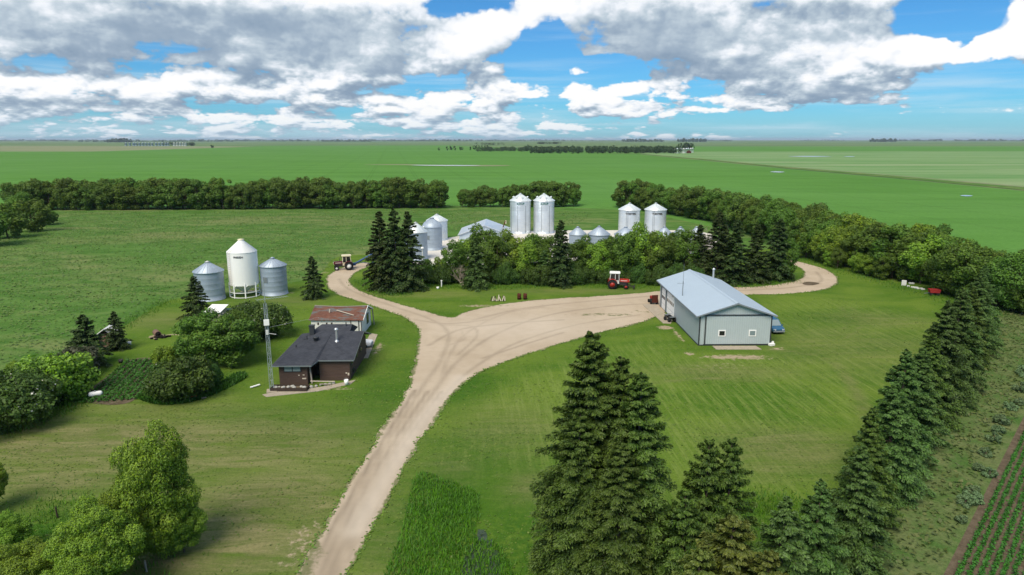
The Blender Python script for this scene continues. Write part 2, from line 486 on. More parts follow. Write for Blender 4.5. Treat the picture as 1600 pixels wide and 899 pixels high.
foliage('leaf_belt', (0.046, 0.100, 0.014), (0.185, 0.280, 0.052), 0.03, 0.36)
foliage('leaf_mid', (0.042, 0.105, 0.012), (0.185, 0.305, 0.050), 0.035, 0.36)
foliage('leaf_bright', (0.075, 0.180, 0.013), (0.300, 0.440, 0.055), 0.03, 0.3)
foliage('leaf_shrub', (0.026, 0.072, 0.012), (0.105, 0.190, 0.036), 0.04)
foliage('leaf_grey', (0.050, 0.062, 0.036), (0.14, 0.155, 0.095), 0.03)
foliage('leaf_silver', (0.075, 0.135, 0.055), (0.20, 0.30, 0.14), 0.03)
foliage('leaf_far', (0.018, 0.040, 0.014), (0.055, 0.095, 0.034), 0.03, 0.1)
foliage('needle_dark', (0.013, 0.034, 0.008), (0.056, 0.098, 0.024), 0.03, 0.12, (0.115, 0.140, 0.042))
foliage('needle_olive', (0.021, 0.057, 0.009), (0.102, 0.178, 0.030), 0.02, 0.18, (0.215, 0.300, 0.060))
foliage('needle_blue', (0.024, 0.062, 0.013), (0.105, 0.195, 0.044), 0.02, 0.18, (0.205, 0.320, 0.090))
foliage('grass_tall', (0.048, 0.140, 0.012), (0.150, 0.310, 0.036), 0.02, 0.3)
foliage('grass_meadow', (0.075, 0.165, 0.030), (0.185, 0.275, 0.075), 0.02, 0.3)
foliage('grass_verge', (0.085, 0.165, 0.032), (0.210, 0.235, 0.095), 0.02, 0.3)
foliage('needle_yellow', (0.026, 0.055, 0.008), (0.150, 0.190, 0.036), 0.03, 0.15, (0.30, 0.33, 0.08))
foliage('lawn_tuft', (0.085, 0.170, 0.020), (0.200, 0.270, 0.060), 0.02, 0.2)
foliage('crop_leaf', (0.024, 0.105, 0.012), (0.080, 0.235, 0.034), 0.02, 0.25)
foliage('flower_white', (0.42, 0.42, 0.36), (0.72, 0.70, 0.64), 0.02, 0.2)
plain('bark', (0.12, 0.095, 0.07), 0.95, 0.1, 0, 0.4, 4.0, 0.4)
plain('bark_pale', (0.30, 0.27, 0.23), 0.95, 0.1, 0, 0.35, 4.0, 0.4)
plain('dead_wood', (0.30, 0.26, 0.21), 0.95, 0.1, 0, 0.3, 4.0, 0.3)

# ================================================================== mesh helpers
def tag(o, label=None, cat=None, group=None, kind=None):
    if label: o['label'] = label
    if cat: o['category'] = cat
    if group: o['group'] = group
    if kind: o['kind'] = kind
    return o

def link(name, me, parent=None):
    o = bpy.data.objects.new(name, me)
    COL.objects.link(o)
    if parent: o.parent = parent
    return o

def empty(name, loc, rz=0.0, label=None, cat=None, group=None):
    o = bpy.data.objects.new(name, None)
    COL.objects.link(o)
    o.empty_display_size = 0.3
    o.location = loc
    o.rotation_euler = (0, 0, rz)
    return tag(o, label, cat, group)

class MB:
    """collects primitives into one mesh"""
    def __init__(self):
        self.v = []; self.f = []; self.s = []
    def add(self, vs, fs, smooth=False):
        b = len(self.v)
        self.v += [tuple(p) for p in vs]
        self.f += [tuple(i + b for i in f) for f in fs]
        self.s += [smooth] * len(fs)
        return self
    def box(self, c, size, rz=0.0, rot=None):
        x, y, z = (d / 2 for d in size)
        M = rot if rot is not None else Matrix.Rotation(rz, 3, 'Z')
        c = Vector(c)
        P = [c + M @ Vector((sx * x, sy * y, sz * z)) for sz in (-1, 1) for sy in (-1, 1) for sx in (-1, 1)]
        return self.add(P, [(0, 2, 3, 1), (4, 5, 7, 6), (0, 1, 5, 4), (2, 6, 7, 3), (0, 4, 6, 2), (1, 3, 7, 5)])
    def bar(self, p0, p1, w, h=None):
        p0, p1 = Vector(p0), Vector(p1)
        d = p1 - p0
        M = d.to_track_quat('Y', 'Z').to_matrix()
        return self.box((p0 + p1) / 2, (w, d.length, h or w), rot=M)
    def cyl(self, p0, p1, r0, r1=None, n=12, caps=True, smooth=True):
        r1 = r0 if r1 is None else r1
        p0, p1 = Vector(p0), Vector(p1)
        q = (p1 - p0).to_track_quat('Z', 'Y')
        vs = []
        for p, r in ((p0, r0), (p1, r1)):
            for i in range(n):
                a = 2 * PI * i / n
                vs.append(p + q @ Vector((r * math.cos(a), r * math.sin(a), 0)))
        self.add(vs, [(i, (i + 1) % n, n + (i + 1) % n, n + i) for i in range(n)], smooth)
        if caps:
            self.add(vs[:n], [tuple(reversed(range(n)))])
            self.add(vs[n:], [tuple(range(n))])
        return self
    def tube(self, pts, r0, r1=None, n=6, smooth=True):
        r1 = r0 if r1 is None else r1
        pts = [Vector(p) for p in pts]
        vs = []
        m = len(pts)
        for k, p in enumerate(pts):
            d = (pts[min(k + 1, m - 1)] - pts[max(k - 1, 0)])
            q = d.to_track_quat('Z', 'Y')
            r = r0 + (r1 - r0) * k / max(1, m - 1)
            for i in range(n):
                a = 2 * PI * i / n
                vs.append(p + q @ Vector((r * math.cos(a), r * math.sin(a), 0)))
        fs = [(k * n + i, k * n + (i + 1) % n, (k + 1) * n + (i + 1) % n, (k + 1) * n + i) for k in range(m - 1) for i in range(n)]
        self.add(vs, fs, smooth)
        self.add(vs[:n], [tuple(reversed(range(n)))]); self.add(vs[-n:], [tuple(range(n))])
        return self
    def lathe(self, prof, n=32, c=(0, 0, 0), smooth=True, axis='Z'):
        vs = []
        for r, z in prof:
            for i in range(n):
                a = 2 * PI * i / n
                p = Vector((r * math.cos(a), r * math.sin(a), z))
                if axis == 'X': p = Vector((p.z, p.x, p.y))
                if axis == 'Y': p = Vector((p.x, p.z, p.y))
                vs.append(Vector(c) + p)
        fs = [(k * n + i, k * n + (i + 1) % n, (k + 1) * n + (i + 1) % n, (k + 1) * n + i) for k in range(len(prof) - 1) for i in range(n)]
        return self.add(vs, fs, smooth)
    def prism(self, outline, axis, a, b):
        """outline: 2-D points; axis 'X' extrudes (y,z) along x, 'Y' extrudes (x,z) along y, 'Z' extrudes (x,y) along z"""
        n = len(outline)
        def mk(p, d):
            return {'X': (d, p[0], p[1]), 'Y': (p[0], d, p[1]), 'Z': (p[0], p[1], d)}[axis]
        vs = [mk(p, a) for p in outline] + [mk(p, b) for p in outline]
        fs = [(i, (i + 1) % n, n + (i + 1) % n, n + i) for i in range(n)] + [tuple(reversed(range(n))), tuple(range(n, 2 * n))]
        return self.add(vs, fs)
    def mesh(self, name, mat, bevel=0.0, fix=True):
        me = bpy.data.meshes.new(name)
        me.from_pydata(self.v, [], self.f)
        me.polygons.foreach_set('use_smooth', self.s)
        if fix:
            bm = bmesh.new(); bm.from_mesh(me)
            bmesh.ops.remove_doubles(bm, verts=bm.verts, dist=1e-5) if bevel else None
            bmesh.ops.recalc_face_normals(bm, faces=bm.faces)
            if bevel:
                bmesh.ops.bevel(bm, geom=[e for e in bm.edges if len(e.link_faces) == 2 and e.calc_face_angle(0) > 0.6], offset=bevel, segments=2, affect='EDGES', clamp_overlap=True)
            bm.to_mesh(me); bm.free()
        me.materials.append(MATS[mat] if isinstance(mat, str) else mat)
        me.update()
        return me
    def build(self, name, mat, parent=None, bevel=0.0, loc=None, rz=0.0):
        o = link(name, self.mesh(name, mat, bevel), parent)
        if loc is not None: o.location = loc
        if rz: o.rotation_euler.z = rz
        return o

def np_mesh(name, V, F, mat, attrs=None, smooth=False, loc=None):
    """V (n,3), F (m,k) same-size faces"""
    me = bpy.data.meshes.new(name)
    V = np.ascontiguousarray(V, dtype=np.float32); F = np.ascontiguousarray(F, dtype=np.int32)
    m, k = F.shape
    me.vertices.add(len(V)); me.vertices.foreach_set('co', V.ravel())
    me.loops.add(m * k); me.loops.foreach_set('vertex_index', F.ravel())
    me.polygons.add(m)
    me.polygons.foreach_set('loop_start', np.arange(0, m * k, k, dtype=np.int32))
    me.polygons.foreach_set('loop_total', np.full(m, k, dtype=np.int32))
    if smooth: me.polygons.foreach_set('use_smooth', np.ones(m, dtype=bool))
    for an, (typ, data) in (attrs or {}).items():
        at = me.attributes.new(an, typ, 'POINT')
        at.data.foreach_set('color' if typ == 'FLOAT_COLOR' else 'value', np.ascontiguousarray(data, dtype=np.float32).ravel())
    me.materials.append(MATS[mat])
    me.update(calc_edges=True)
    return me

def smooth_poly(pts, sub=6, closed=True):
    P = [np.array(p, float) for p in pts]
    n = len(P); out = []
    for i in range(n if closed else n - 1):
        if closed:
            p0, p1, p2, p3 = P[i - 1], P[i], P[(i + 1) % n], P[(i + 2) % n]
        else:
            p0, p1, p2, p3 = P[max(i - 1, 0)], P[i], P[i + 1], P[min(i + 2, n - 1)]
        for k in range(sub):
            t = k / sub
            out.append(0.5 * (2 * p1 + (p2 - p0) * t + (2 * p0 - 5 * p1 + 4 * p2 - p3) * t * t + (3 * p1 - p0 - 3 * p2 + p3) * t ** 3))
    if not closed: out.append(P[-1])
    return np.array(out)

def gp(pts):
    return [(G(x, y).x, G(x, y).y) for x, y in pts]

def in_poly(X, Y, poly):
    inside = np.zeros(X.shape, bool)
    n = len(poly)
    for i in range(n):
        x0, y0 = poly[i]; x1, y1 = poly[(i + 1) % n]
        if y0 == y1: continue
        c = ((y0 > Y) != (y1 > Y)) & (X < (x1 - x0) * (Y - y0) / (y1 - y0) + x0)
        inside ^= c
    return inside

def seg_dist(X, Y, line):
    """distance to a polyline and nearest point"""
    best = np.full(X.shape, 1e9); bx = np.zeros(X.shape); by = np.zeros(X.shape)
    for (x0, y0), (x1, y1) in zip(line[:-1], line[1:]):
        dx, dy = x1 - x0, y1 - y0
        L = dx * dx + dy * dy + 1e-12
        t = np.clip(((X - x0) * dx + (Y - y0) * dy) / L, 0, 1)
        qx, qy = x0 + t * dx, y0 + t * dy
        d = np.hypot(X - qx, Y - qy)
        m = d < best
        best = np.where(m, d, best); bx = np.where(m, qx, bx); by = np.where(m, qy, by)
    return best, bx, by

def sheet(name, poly, z, mat, sub=4, smooth=True):
    """flat polygon sheet; poly in ground metres"""
    P = smooth_poly(poly, sub) if smooth else np.array(poly, float)
    me = bpy.data.meshes.new(name)
    me.from_pydata([(x, y, z) for x, y in P], [], [tuple(range(len(P)))])
    bm = bmesh.new(); bm.from_mesh(me)
    for f in bm.faces:
        f.normal_update()
        if f.normal.z < 0: f.normal_flip()
    bmesh.ops.triangulate(bm, faces=bm.faces)
    bm.to_mesh(me); bm.free()
    me.materials.append(MATS[mat])
    return tag(link(name, me), kind='structure')

def grid_sheet(name, poly, z, mat, cell, paint, rag=0.0, sub=5):
    """polygon filled with small cells so that per-vertex wear can be stored"""
    P = smooth_poly(poly, sub)
    if rag:
        d = np.diff(np.vstack([P, P[:1]]), axis=0)
        out = []
        for p, e in zip(P, d):
            L = np.hypot(*e); k = max(1, int(L / (cell * 1.2)))
            nrm = np.array([-e[1], e[0]]) / max(L, 1e-6)
            for i in range(k):
                q = p + e * i / k
                s = mnoise.noise(Vector((q[0] * 0.9, q[1] * 0.9, 3.1))) * 1.0 + mnoise.noise(Vector((q[0] * 0.25, q[1] * 0.25, 9.7))) * 1.3
                out.append(q + nrm * s * rag)
        P = np.array(out)
    x0, y0 = P.min(0); x1, y1 = P.max(0)
    nx, ny = int((x1 - x0) / cell) + 2, int((y1 - y0) / cell) + 2
    xs = x0 + np.arange(nx + 1) * cell - cell * 0.5; ys = y0 + np.arange(ny + 1) * cell - cell * 0.5
    cx, cy = np.meshgrid(xs[:-1] + cell / 2, ys[:-1] + cell / 2)
    ins = in_poly(cx, cy, P)
    j, i = np.nonzero(ins)
    F = np.stack([j * (nx + 1) + i, j * (nx + 1) + i + 1, (j + 1) * (nx + 1) + i + 1, (j + 1) * (nx + 1) + i], 1)
    cnt = np.zeros((nx + 1) * (ny + 1), int)
    np.add.at(cnt, F.ravel(), 1)
    used = np.nonzero(cnt)[0]
    remap_ = np.full(cnt.shape, -1); remap_[used] = np.arange(len(used))
    F = remap_[F]
    gx, gy = np.meshgrid(xs, ys)
    X, Y = gx.ravel()[used].copy(), gy.ravel()[used].copy()
    bd = np.nonzero(cnt[used] < 4)[0]
    loop = np.vstack([P, P[:1]])
    _, bx, by = seg_dist(X[bd], Y[bd], loop)
    X[bd], Y[bd] = bx, by
    V = np.stack([X, Y, np.full(len(X), z)], 1)
    col = paint(X, Y)
    me = np_mesh(name, V, F, mat, {'paint': ('FLOAT_COLOR', col)}, smooth=True)
    return tag(link(name, me), kind='structure'), P

def blob(X, Y, px, py, rx, ry, amt, soft=0.6):
    """soft ellipse of wear around the ground point seen at (px, py); radii in metres"""
    c = G(px, py)
    d = np.hypot((X - c.x) / rx, (Y - c.y) / ry)
    return amt * np.clip((1 + soft - d) / (2 * soft), 0, 1) ** 1.5

def band(X, Y, pxs, w, amt):
    line = smooth_poly(gp(pxs), 8, closed=False)
    d, _, _ = seg_dist(X, Y, line)
    return amt * np.exp(-(d / w) ** 2)

# ================================================================== the ground
n = 96
ring = [(60000 * math.cos(2 * PI * i / n), 60000 * math.sin(2 * PI * i / n)) for i in range(n)]
sheet('ground', ring, -0.30, 'ground', smooth=False)
def far(px, py):
    g = G(px, py); return (g.x, g.y)
sheet('stubble_field', [far(-300, 237.5), far(0, 237), far(140, 237), far(330, 231.5), far(420, 229.3), far(330, 228.6), far(100, 228.2), far(-300, 228.5)], -0.26, 'stubble_field', smooth=False)
sheet('crop_field', [far(-700, 430), far(-300, 238), far(0, 237), far(140, 237), far(330, 231.5), far(430, 228), far(700, 227.5), far(740, 229), far(1000, 238), far(1000, 241.5), far(1090, 250), far(1220, 263), far(1400, 279), far(1600, 298), far(2000, 338), far(2200, 560), (75, 100), (20, 160), (-160, 160)], -0.22, 'crop_field', smooth=False)
sheet('pale_field', [far(1000, 240), far(1090, 248.5), far(1220, 261), far(1400, 277), far(1600, 295.5), far(2000, 334), far(2300, 290), far(2200, 231), far(1600, 231), far(1080, 236)], -0.18, 'pale_field', smooth=False)
sheet('green_strip', [far(1082, 237), far(2400, 236.5), far(2400, 228.5), far(1082, 229)], -0.14, 'crop_field', smooth=False)
sheet('ditch', [far(900, 238.5), far(1000, 241), far(1090, 249), far(1220, 262), far(1400, 278), far(1600, 297), far(2000, 337), far(2000, 332.5), far(1600, 292.8), far(1400, 275.2), far(1220, 260.3), far(1090, 247.9), far(1000, 240.2), far(900, 238)], -0.10, 'meadow', smooth=False)
sheet('field_track', [far(1090, 247.6), far(1220, 260), far(1400, 274.6), far(1600, 292.2), far(2000, 331.5), far(2000, 330), far(1600, 291.3), far(1400, 274.0), far(1220, 259.6), far(1090, 247.3)], -0.07, 'stubble_field', smooth=False)
for (x0, y0, x1, y1) in ((566, 257.2, 792, 259.8), (1203, 267.8, 1226, 269.6), (1500, 304.8, 1520, 306.8), (1232, 243.8, 1300, 245.2), (1318, 244.2, 1336, 245.2)):
    xm, ym = (x0 + x1) / 2, (y0 + y1) / 2
    if x1 - x0 > 150:
        pts = [(x0, ym - 1.0), (x0 + 60, y0 - 0.6), (xm, y0 + 0.4), (x1, y0 + 1.0), (x1 - 20, y1), (xm, y1 - 0.4), (x0 + 60, ym - .4)]
        sheet('wet_streak', gp(pts), -0.09, 'stubble_field')
        pts = [(xm - 30, ym - 0.6), (xm + 70, ym - 0.2), (xm + 40, ym + 0.7), (xm - 20, ym + 0.2)]
        sheet('field_puddle', gp(pts), -0.06, 'puddle_water')
    else:
        sheet('field_puddle', gp([(x0, ym), (xm - 2, y0), (x1, ym), (xm + 3, y1)]), -0.04 - 0.001 * (x0 % 7), 'puddle_water')

sheet('meadow', gp([(-500, 420), (-250, 330), (0, 327), (350, 325), (690, 322), (940, 326), (1010, 332), (1100, 352), (1230, 380), (1240, 420), (900, 430), (560, 440), (460, 485), (300, 500), (200, 530), (100, 580), (-60, 640), (-500, 700)]), -0.04, 'meadow', smooth=False)

LAWN_PX = [(-420, 1250), (-380, 760), (-160, 660), (0, 592), (110, 552), (190, 512), (262, 470), (330, 462), (450, 443), (500, 428), (520, 405), (560, 398), (640, 402), (900, 402), (1090, 398), (1235, 388), (1310, 408), (1480, 455), (1640, 512), (1575, 620), (1490, 740), (1420, 880), (1330, 1250)]
MOW = [(1170, 466), (1290, 462), (1450, 490), (1540, 540), (1330, 760), (1240, 830), (1000, 860), (760, 740), (640, 760), (700, 640), (780, 585), (900, 545), (1030, 515), (1090, 548), (1200, 545)]
def lawn_paint(X, Y):
    c = np.zeros((len(X), 4))
    dry = np.zeros(len(X)); lush = np.zeros(len(X)); dirt = np.zeros(len(X))
    for a in ((150, 690, 22, 7, .95), (330, 700, 18, 9, .8), (420, 800, 10, 10, .9), (330, 850, 9, 8, 1.0), (80, 740, 14, 6, .8), (520, 700, 6, 10, .5), (250, 640, 14, 5, .4),
              (1330, 540, 14, 12, .35), (1120, 580, 10, 3, .5), (1370, 500, 9, 5, .5), (1230, 700, 7, 5, .65), (790, 670, 6, 7, .45), (700, 730, 3, 4, .45), (660, 460, 12, 3, .4), (900, 455, 18, 2.5, .45),
              (250, 500, 8, 6, .45), (440, 470, 9, 4, .4), (480, 560, 3, 14, .2), (600, 860, 2.0, 6, .5), (840, 760, 3, 3, .6), (300, 880, 6, 5, 1.0), (560, 560, 4, 6, .2), (1180, 720, 4, 4, .5)):
        dry = np.maximum(dry, blob(X, Y, *a))
    for a in ((620, 600, 5, 14, .5), (680, 800, 4, 7, .8), (820, 850, 4, 6, .8), (600, 530, 5, 6, .6), (740, 700, 6, 6, .5), (1150, 800, 3, 3, .9), (1300, 500, 6, 4, .5), (720, 600, 3, 8, .7), (60, 850, 7, 5, .9), (590, 440, 5, 6, .5), (1230, 440, 6, 4, .6), (350, 600, 10, 4, .4)):
        lush = np.maximum(lush, blob(X, Y, *a))
    for a in ((1150, 558, 7, 1.6, .62), (1040, 512, 1.8, 1.6, .7), (1076, 552, 1.3, 1.3, .6), (1060, 525, .8, 5, .6), (1130, 572, 9, 3, .40), (245, 526, 2.0, 2.2, .6), (270, 523, 3.0, .9, .55), (300, 622, 3.0, .8, .45), (390, 455, 8, 2.2, .55), (435, 458, 5, 1.6, .55),
              (200, 600, 2.2, 3, .40), (470, 850, 2.6, 6, .45), (175, 548, 2.5, 1.5, .45), (590, 545, 1.2, 5, .55), (750, 478, 6, 1.6, .55), (500, 607, 8, .9, .55), (1215, 545, 2, 1, .55), (500, 426, 4, 2, .5), (1020, 478, 2.5, 5, .6), (675, 668, .8, 1.4, .42), (1190, 560, 4, 2, .4)):
        dirt = np.maximum(dirt, blob(X, Y, *a))
    c[:, 0], c[:, 1], c[:, 2] = np.clip(dry, 0, 1), np.clip(lush, 0, 1), np.clip(dirt, 0, 1)
    # faint vehicle paths in the turf
    for pts, w, amt in (([(1205, 545), (1290, 560), (1330, 600), (1360, 660), (1400, 720)], 0.8, .55), ([(1000, 600), (1100, 592), (1200, 596)], 0.35, .6), ([(1330, 480), (1345, 500), (1335, 520), (1290, 535), (1240, 530)], 0.3, .55), ([(1315, 480), (1325, 500), (1318, 515)], 0.3, .5),
                        ([(1150, 700), (1165, 720), (1200, 745), (1180, 690), (1160, 692)], 0.3, .6), ([(560, 700), (500, 800), (460, 899)], 1.2, .6), ([(0, 712), (180, 700), (300, 690)], 0.9, .7), ([(560, 545), (610, 545), (660, 548)], 0.3, .35)):
        c[:, 0] = np.maximum(c[:, 0], band(X, Y, pts, w, amt))
    m = in_poly(X, Y, gp(MOW)).astype(float)
    d, _, _ = seg_dist(X, Y, gp(MOW + MOW[:1]))
    c[:, 3] = np.where(m > 0, np.clip(d / 5.0, 0, 1), 0.0) * 0.9 + 0.10
    return np.clip(c, 0, 1)
lawn, LAWN_P = grid_sheet('lawn', gp(LAWN_PX), -0.02, 'lawn', 0.7, lawn_paint, sub=6)

DRIVE_PX = [(400, 1020), (468, 899), (520, 795), (570, 712), (622, 632), (642, 592), (652, 548), (654, 522), (642, 503), (606, 487), (556, 470), (526, 460), (511, 447), (511, 433), (523, 423), (546, 415), (572, 410), (580, 414), (560, 424), (549, 433), (548, 443), (562, 453), (592, 465), (640, 479), (680, 491), (708, 496), (722, 489), (758, 480), (800, 473), (862, 467), (930, 463), (985, 459), (1030, 455), (1080, 450), (1130, 449), (1190, 447), (1238, 440), (1256, 431), (1252, 420), (1234, 412), (1222, 404), (1240, 407), (1288, 420), (1309, 435), (1304, 446), (1276, 455), (1222, 460), (1165, 461), (1090, 468), (1040, 488), (1012, 501), (985, 508), (930, 522), (862, 542), (800, 562), (750, 583), (716, 607), (692, 637), (662, 682), (632, 732), (602, 792), (572, 848), (545, 899), (480, 1020)]
TRACKS = [([(478, 899), (540, 790), (598, 690), (648, 610)], .24, .9), ([(497, 899), (556, 790), (616, 690), (668, 612)], .24, .8), ([(512, 899), (572, 790), (634, 690), (690, 612)], .24, .75), ([(521, 899), (580, 790), (641, 690), (694, 614)], .2, .6), ([(505, 899), (565, 790), (625, 690), (680, 610), (720, 560), (780, 520), (860, 492), (960, 478), (1040, 474)], .32, .55), ([(488, 899), (548, 790), (606, 690), (660, 605), (690, 560), (700, 520), (670, 498), (600, 474), (545, 452), (530, 436)], .32, .5),
          ([(530, 899), (588, 795), (648, 690), (700, 612), (745, 572), (810, 535), (900, 508), (1000, 492)], .3, .5), ([(670, 540), (720, 515), (800, 505), (880, 500)], .3, .6), ([(690, 600), (700, 560), (730, 520), (790, 490), (850, 480)], .25, .45), ([(715, 555), (745, 525), (735, 510), (690, 508)], .22, .5),
          ([(755, 560), (790, 548), (830, 535), (880, 520)], .25, .6), ([(700, 540), (725, 530), (720, 515)], .2, .5), ([(1040, 462), (1140, 455), (1230, 450), (1282, 440), (1275, 425)], .35, .5), ([(740, 500), (820, 482), (930, 470), (1030, 462)], .4, .5), ([(650, 500), (700, 506), (760, 500)], .3, .6)]
def drive_paint(X, Y):
    c = np.zeros((len(X), 4))
    r = np.zeros(len(X))
    for pts, w, a in TRACKS:
        r = np.maximum(r, band(X, Y, pts, w, a))
    c[:, 0] = r
    edge, _, _ = seg_dist(X, Y, DRIVE_LOOP)
    c[:, 1] = np.clip(1 - edge / 0.9, 0, 1) * 0.75
    for a in ((945, 492, 9, 1.6, .55), (1000, 487, 3, 1.6, .5), (455, 880, 3, 6, .62), (770, 478, 5, 1.2, .5), (490, 800, 1.2, 5, .5)):
        c[:, 1] = np.maximum(c[:, 1], blob(X, Y, *a))
    c[:, 2] = np.maximum(band(X, Y, [(555, 830), (610, 735), (665, 650), (720, 590)], 1.0, .8), blob(X, Y, 820, 510, 12, 7, .5))
    c[:, 0] = np.maximum(c[:, 0], blob(X, Y, 1265, 443, 2.0, 1.2, 1.0, .4))
    c[:, 3] = 1
    return np.clip(c, 0, 1)
DRIVE_LOOP = smooth_poly(gp(DRIVE_PX), 5); DRIVE_LOOP = np.vstack([DRIVE_LOOP, DRIVE_LOOP[:1]])
drive, DRIVE_P = grid_sheet('driveway', gp(DRIVE_PX), 0.0, 'gravel', 0.30, drive_paint, rag=0.28)
sheet('gravel_yard', gp([(640, 392), (690, 374), (760, 364), (830, 361), (960, 360), (1095, 362), (1120, 384), (1060, 402), (900, 408), (700, 415), (640, 410)]), 0.004, 'pale_gravel')
sheet('burnt_patch', gp([(1254, 443), (1262, 440.5), (1275, 441.5), (1280, 443.5), (1270, 446), (1258, 445.5)]), 0.012, 'soil')

# verge and crop at lower right
A0, A1 = Vector(G(1494, 885)[:2]), Vector(G(1600, 668)[:2])
ddir = (A1 - A0).normalized(); dn = Vector((ddir.y, -ddir.x))     # dn points right, into the crop
V0 = A0 - ddir * 30; V1 = A1 + ddir * 120
def strip(name, a, b, z, mat, kind='structure'):
    return sheet(name, [tuple(V0 + dn * a), tuple(V0 + dn * b), tuple(V1 + dn * b), tuple(V1 + dn * a)], z, mat, smooth=False)
R0, R1 = Vector((14.2, 31.0)), Vector((66.5, 94.0))      # the line of the spruce row
RX0, RX1 = R0 - (R1 - R0).normalized() * 14 + dn * 1.2, R1 + (R1 - R0).normalized() * 90 + dn * 1.2
sheet('verge', [tuple(RX0), tuple(V0), tuple(V1), tuple(RX1)], -0.016, 'verge', smooth=False)
strip('bare_strip', -.40, .05, -0.012, 'soil')
strip('row_field', .05, 70, -0.008, 'soil')
sheet('garden_bed', gp([(128, 622), (165, 590), (205, 562), (246, 560), (266, 566), (235, 600), (205, 628), (160, 632)]), 0.0, 'soil')
pp = []
for q_ in smooth_poly(gp([(748, 830), (738, 850), (724, 880), (712, 960), (796, 960), (786, 895), (772, 858), (760, 836)]), 10):
    c_ = G(752, 890); d_ = Vector((q_[0] - c_.x, q_[1] - c_.y)); k_ = 1 + .22 * mnoise.noise(Vector((q_[0] * 1.3, q_[1] * 1.3, 4.0))) + .12 * mnoise.noise(Vector((q_[0] * 3.7, q_[1] * 3.7, 1.0)))
    pp.append((c_.x + d_.x * k_, c_.y + d_.y * k_))
sheet('pond', pp, 0.0, 'pond_water', smooth=False)

# ================================================================== vegetation meshes
def unit(v):
    return v / np.maximum(np.linalg.norm(v, axis=-1, keepdims=True), 1e-9)

def leaf_faces(C, N, size, rng, aspect=0.62, fold=0.22, along=None):
    """diamond leaves (or leaf sprays): C centres, N normals, size per leaf -> V, F (quads)"""
    m = len(C)
    N = unit(N)
    R = rng.normal(size=(m, 3)) if along is None else along
    T = unit(R - (R * N).sum(1, keepdims=True) * N)
    B = np.cross(N, T)
    s = np.asarray(size).reshape(-1, 1) * np.ones((m, 1))
    V = np.empty((m, 4, 3))
    V[:, 0] = C - T * s * 0.5
    V[:, 1] = C + B * s * 0.5 * aspect + N * s * fold * 0.5
    V[:, 2] = C + T * s * 0.5 - N * s * fold * 0.5
    V[:, 3] = C - B * s * 0.5 * aspect + N * s * fold * 0.2
    F = np.arange(m * 4).reshape(m, 4)
    return V.reshape(-1, 3), F

def trunk_mesh(name, rng, H, r, limbs, mat):
    mb = MB()
    n = 6
    lean = rng.normal(size=2) * 0.03 * H
    pts = [(lean[0] * (k / n) ** 1.5, lean[1] * (k / n) ** 1.5, H * k / n) for k in range(n + 1)]
    pts[0] = (0, 0, -0.15)
    mb.tube(pts, r, r * 0.25, 7)
    for c in limbs:
        z0 = min(max(c[2] * rng.uniform(0.3, 0.6), 0.12 * H), H * 0.9)
        p0 = Vector((lean[0] * (z0 / H) ** 1.5, lean[1] * (z0 / H) ** 1.5, z0))
        p1 = Vector(c)
        mid = (p0 + p1) / 2 + Vector((0, 0, -0.06 * H))
        mb.tube([p0, mid, p1], r * 0.45, r * 0.08, 5)
    return mb.mesh(name, mat, fix=False)

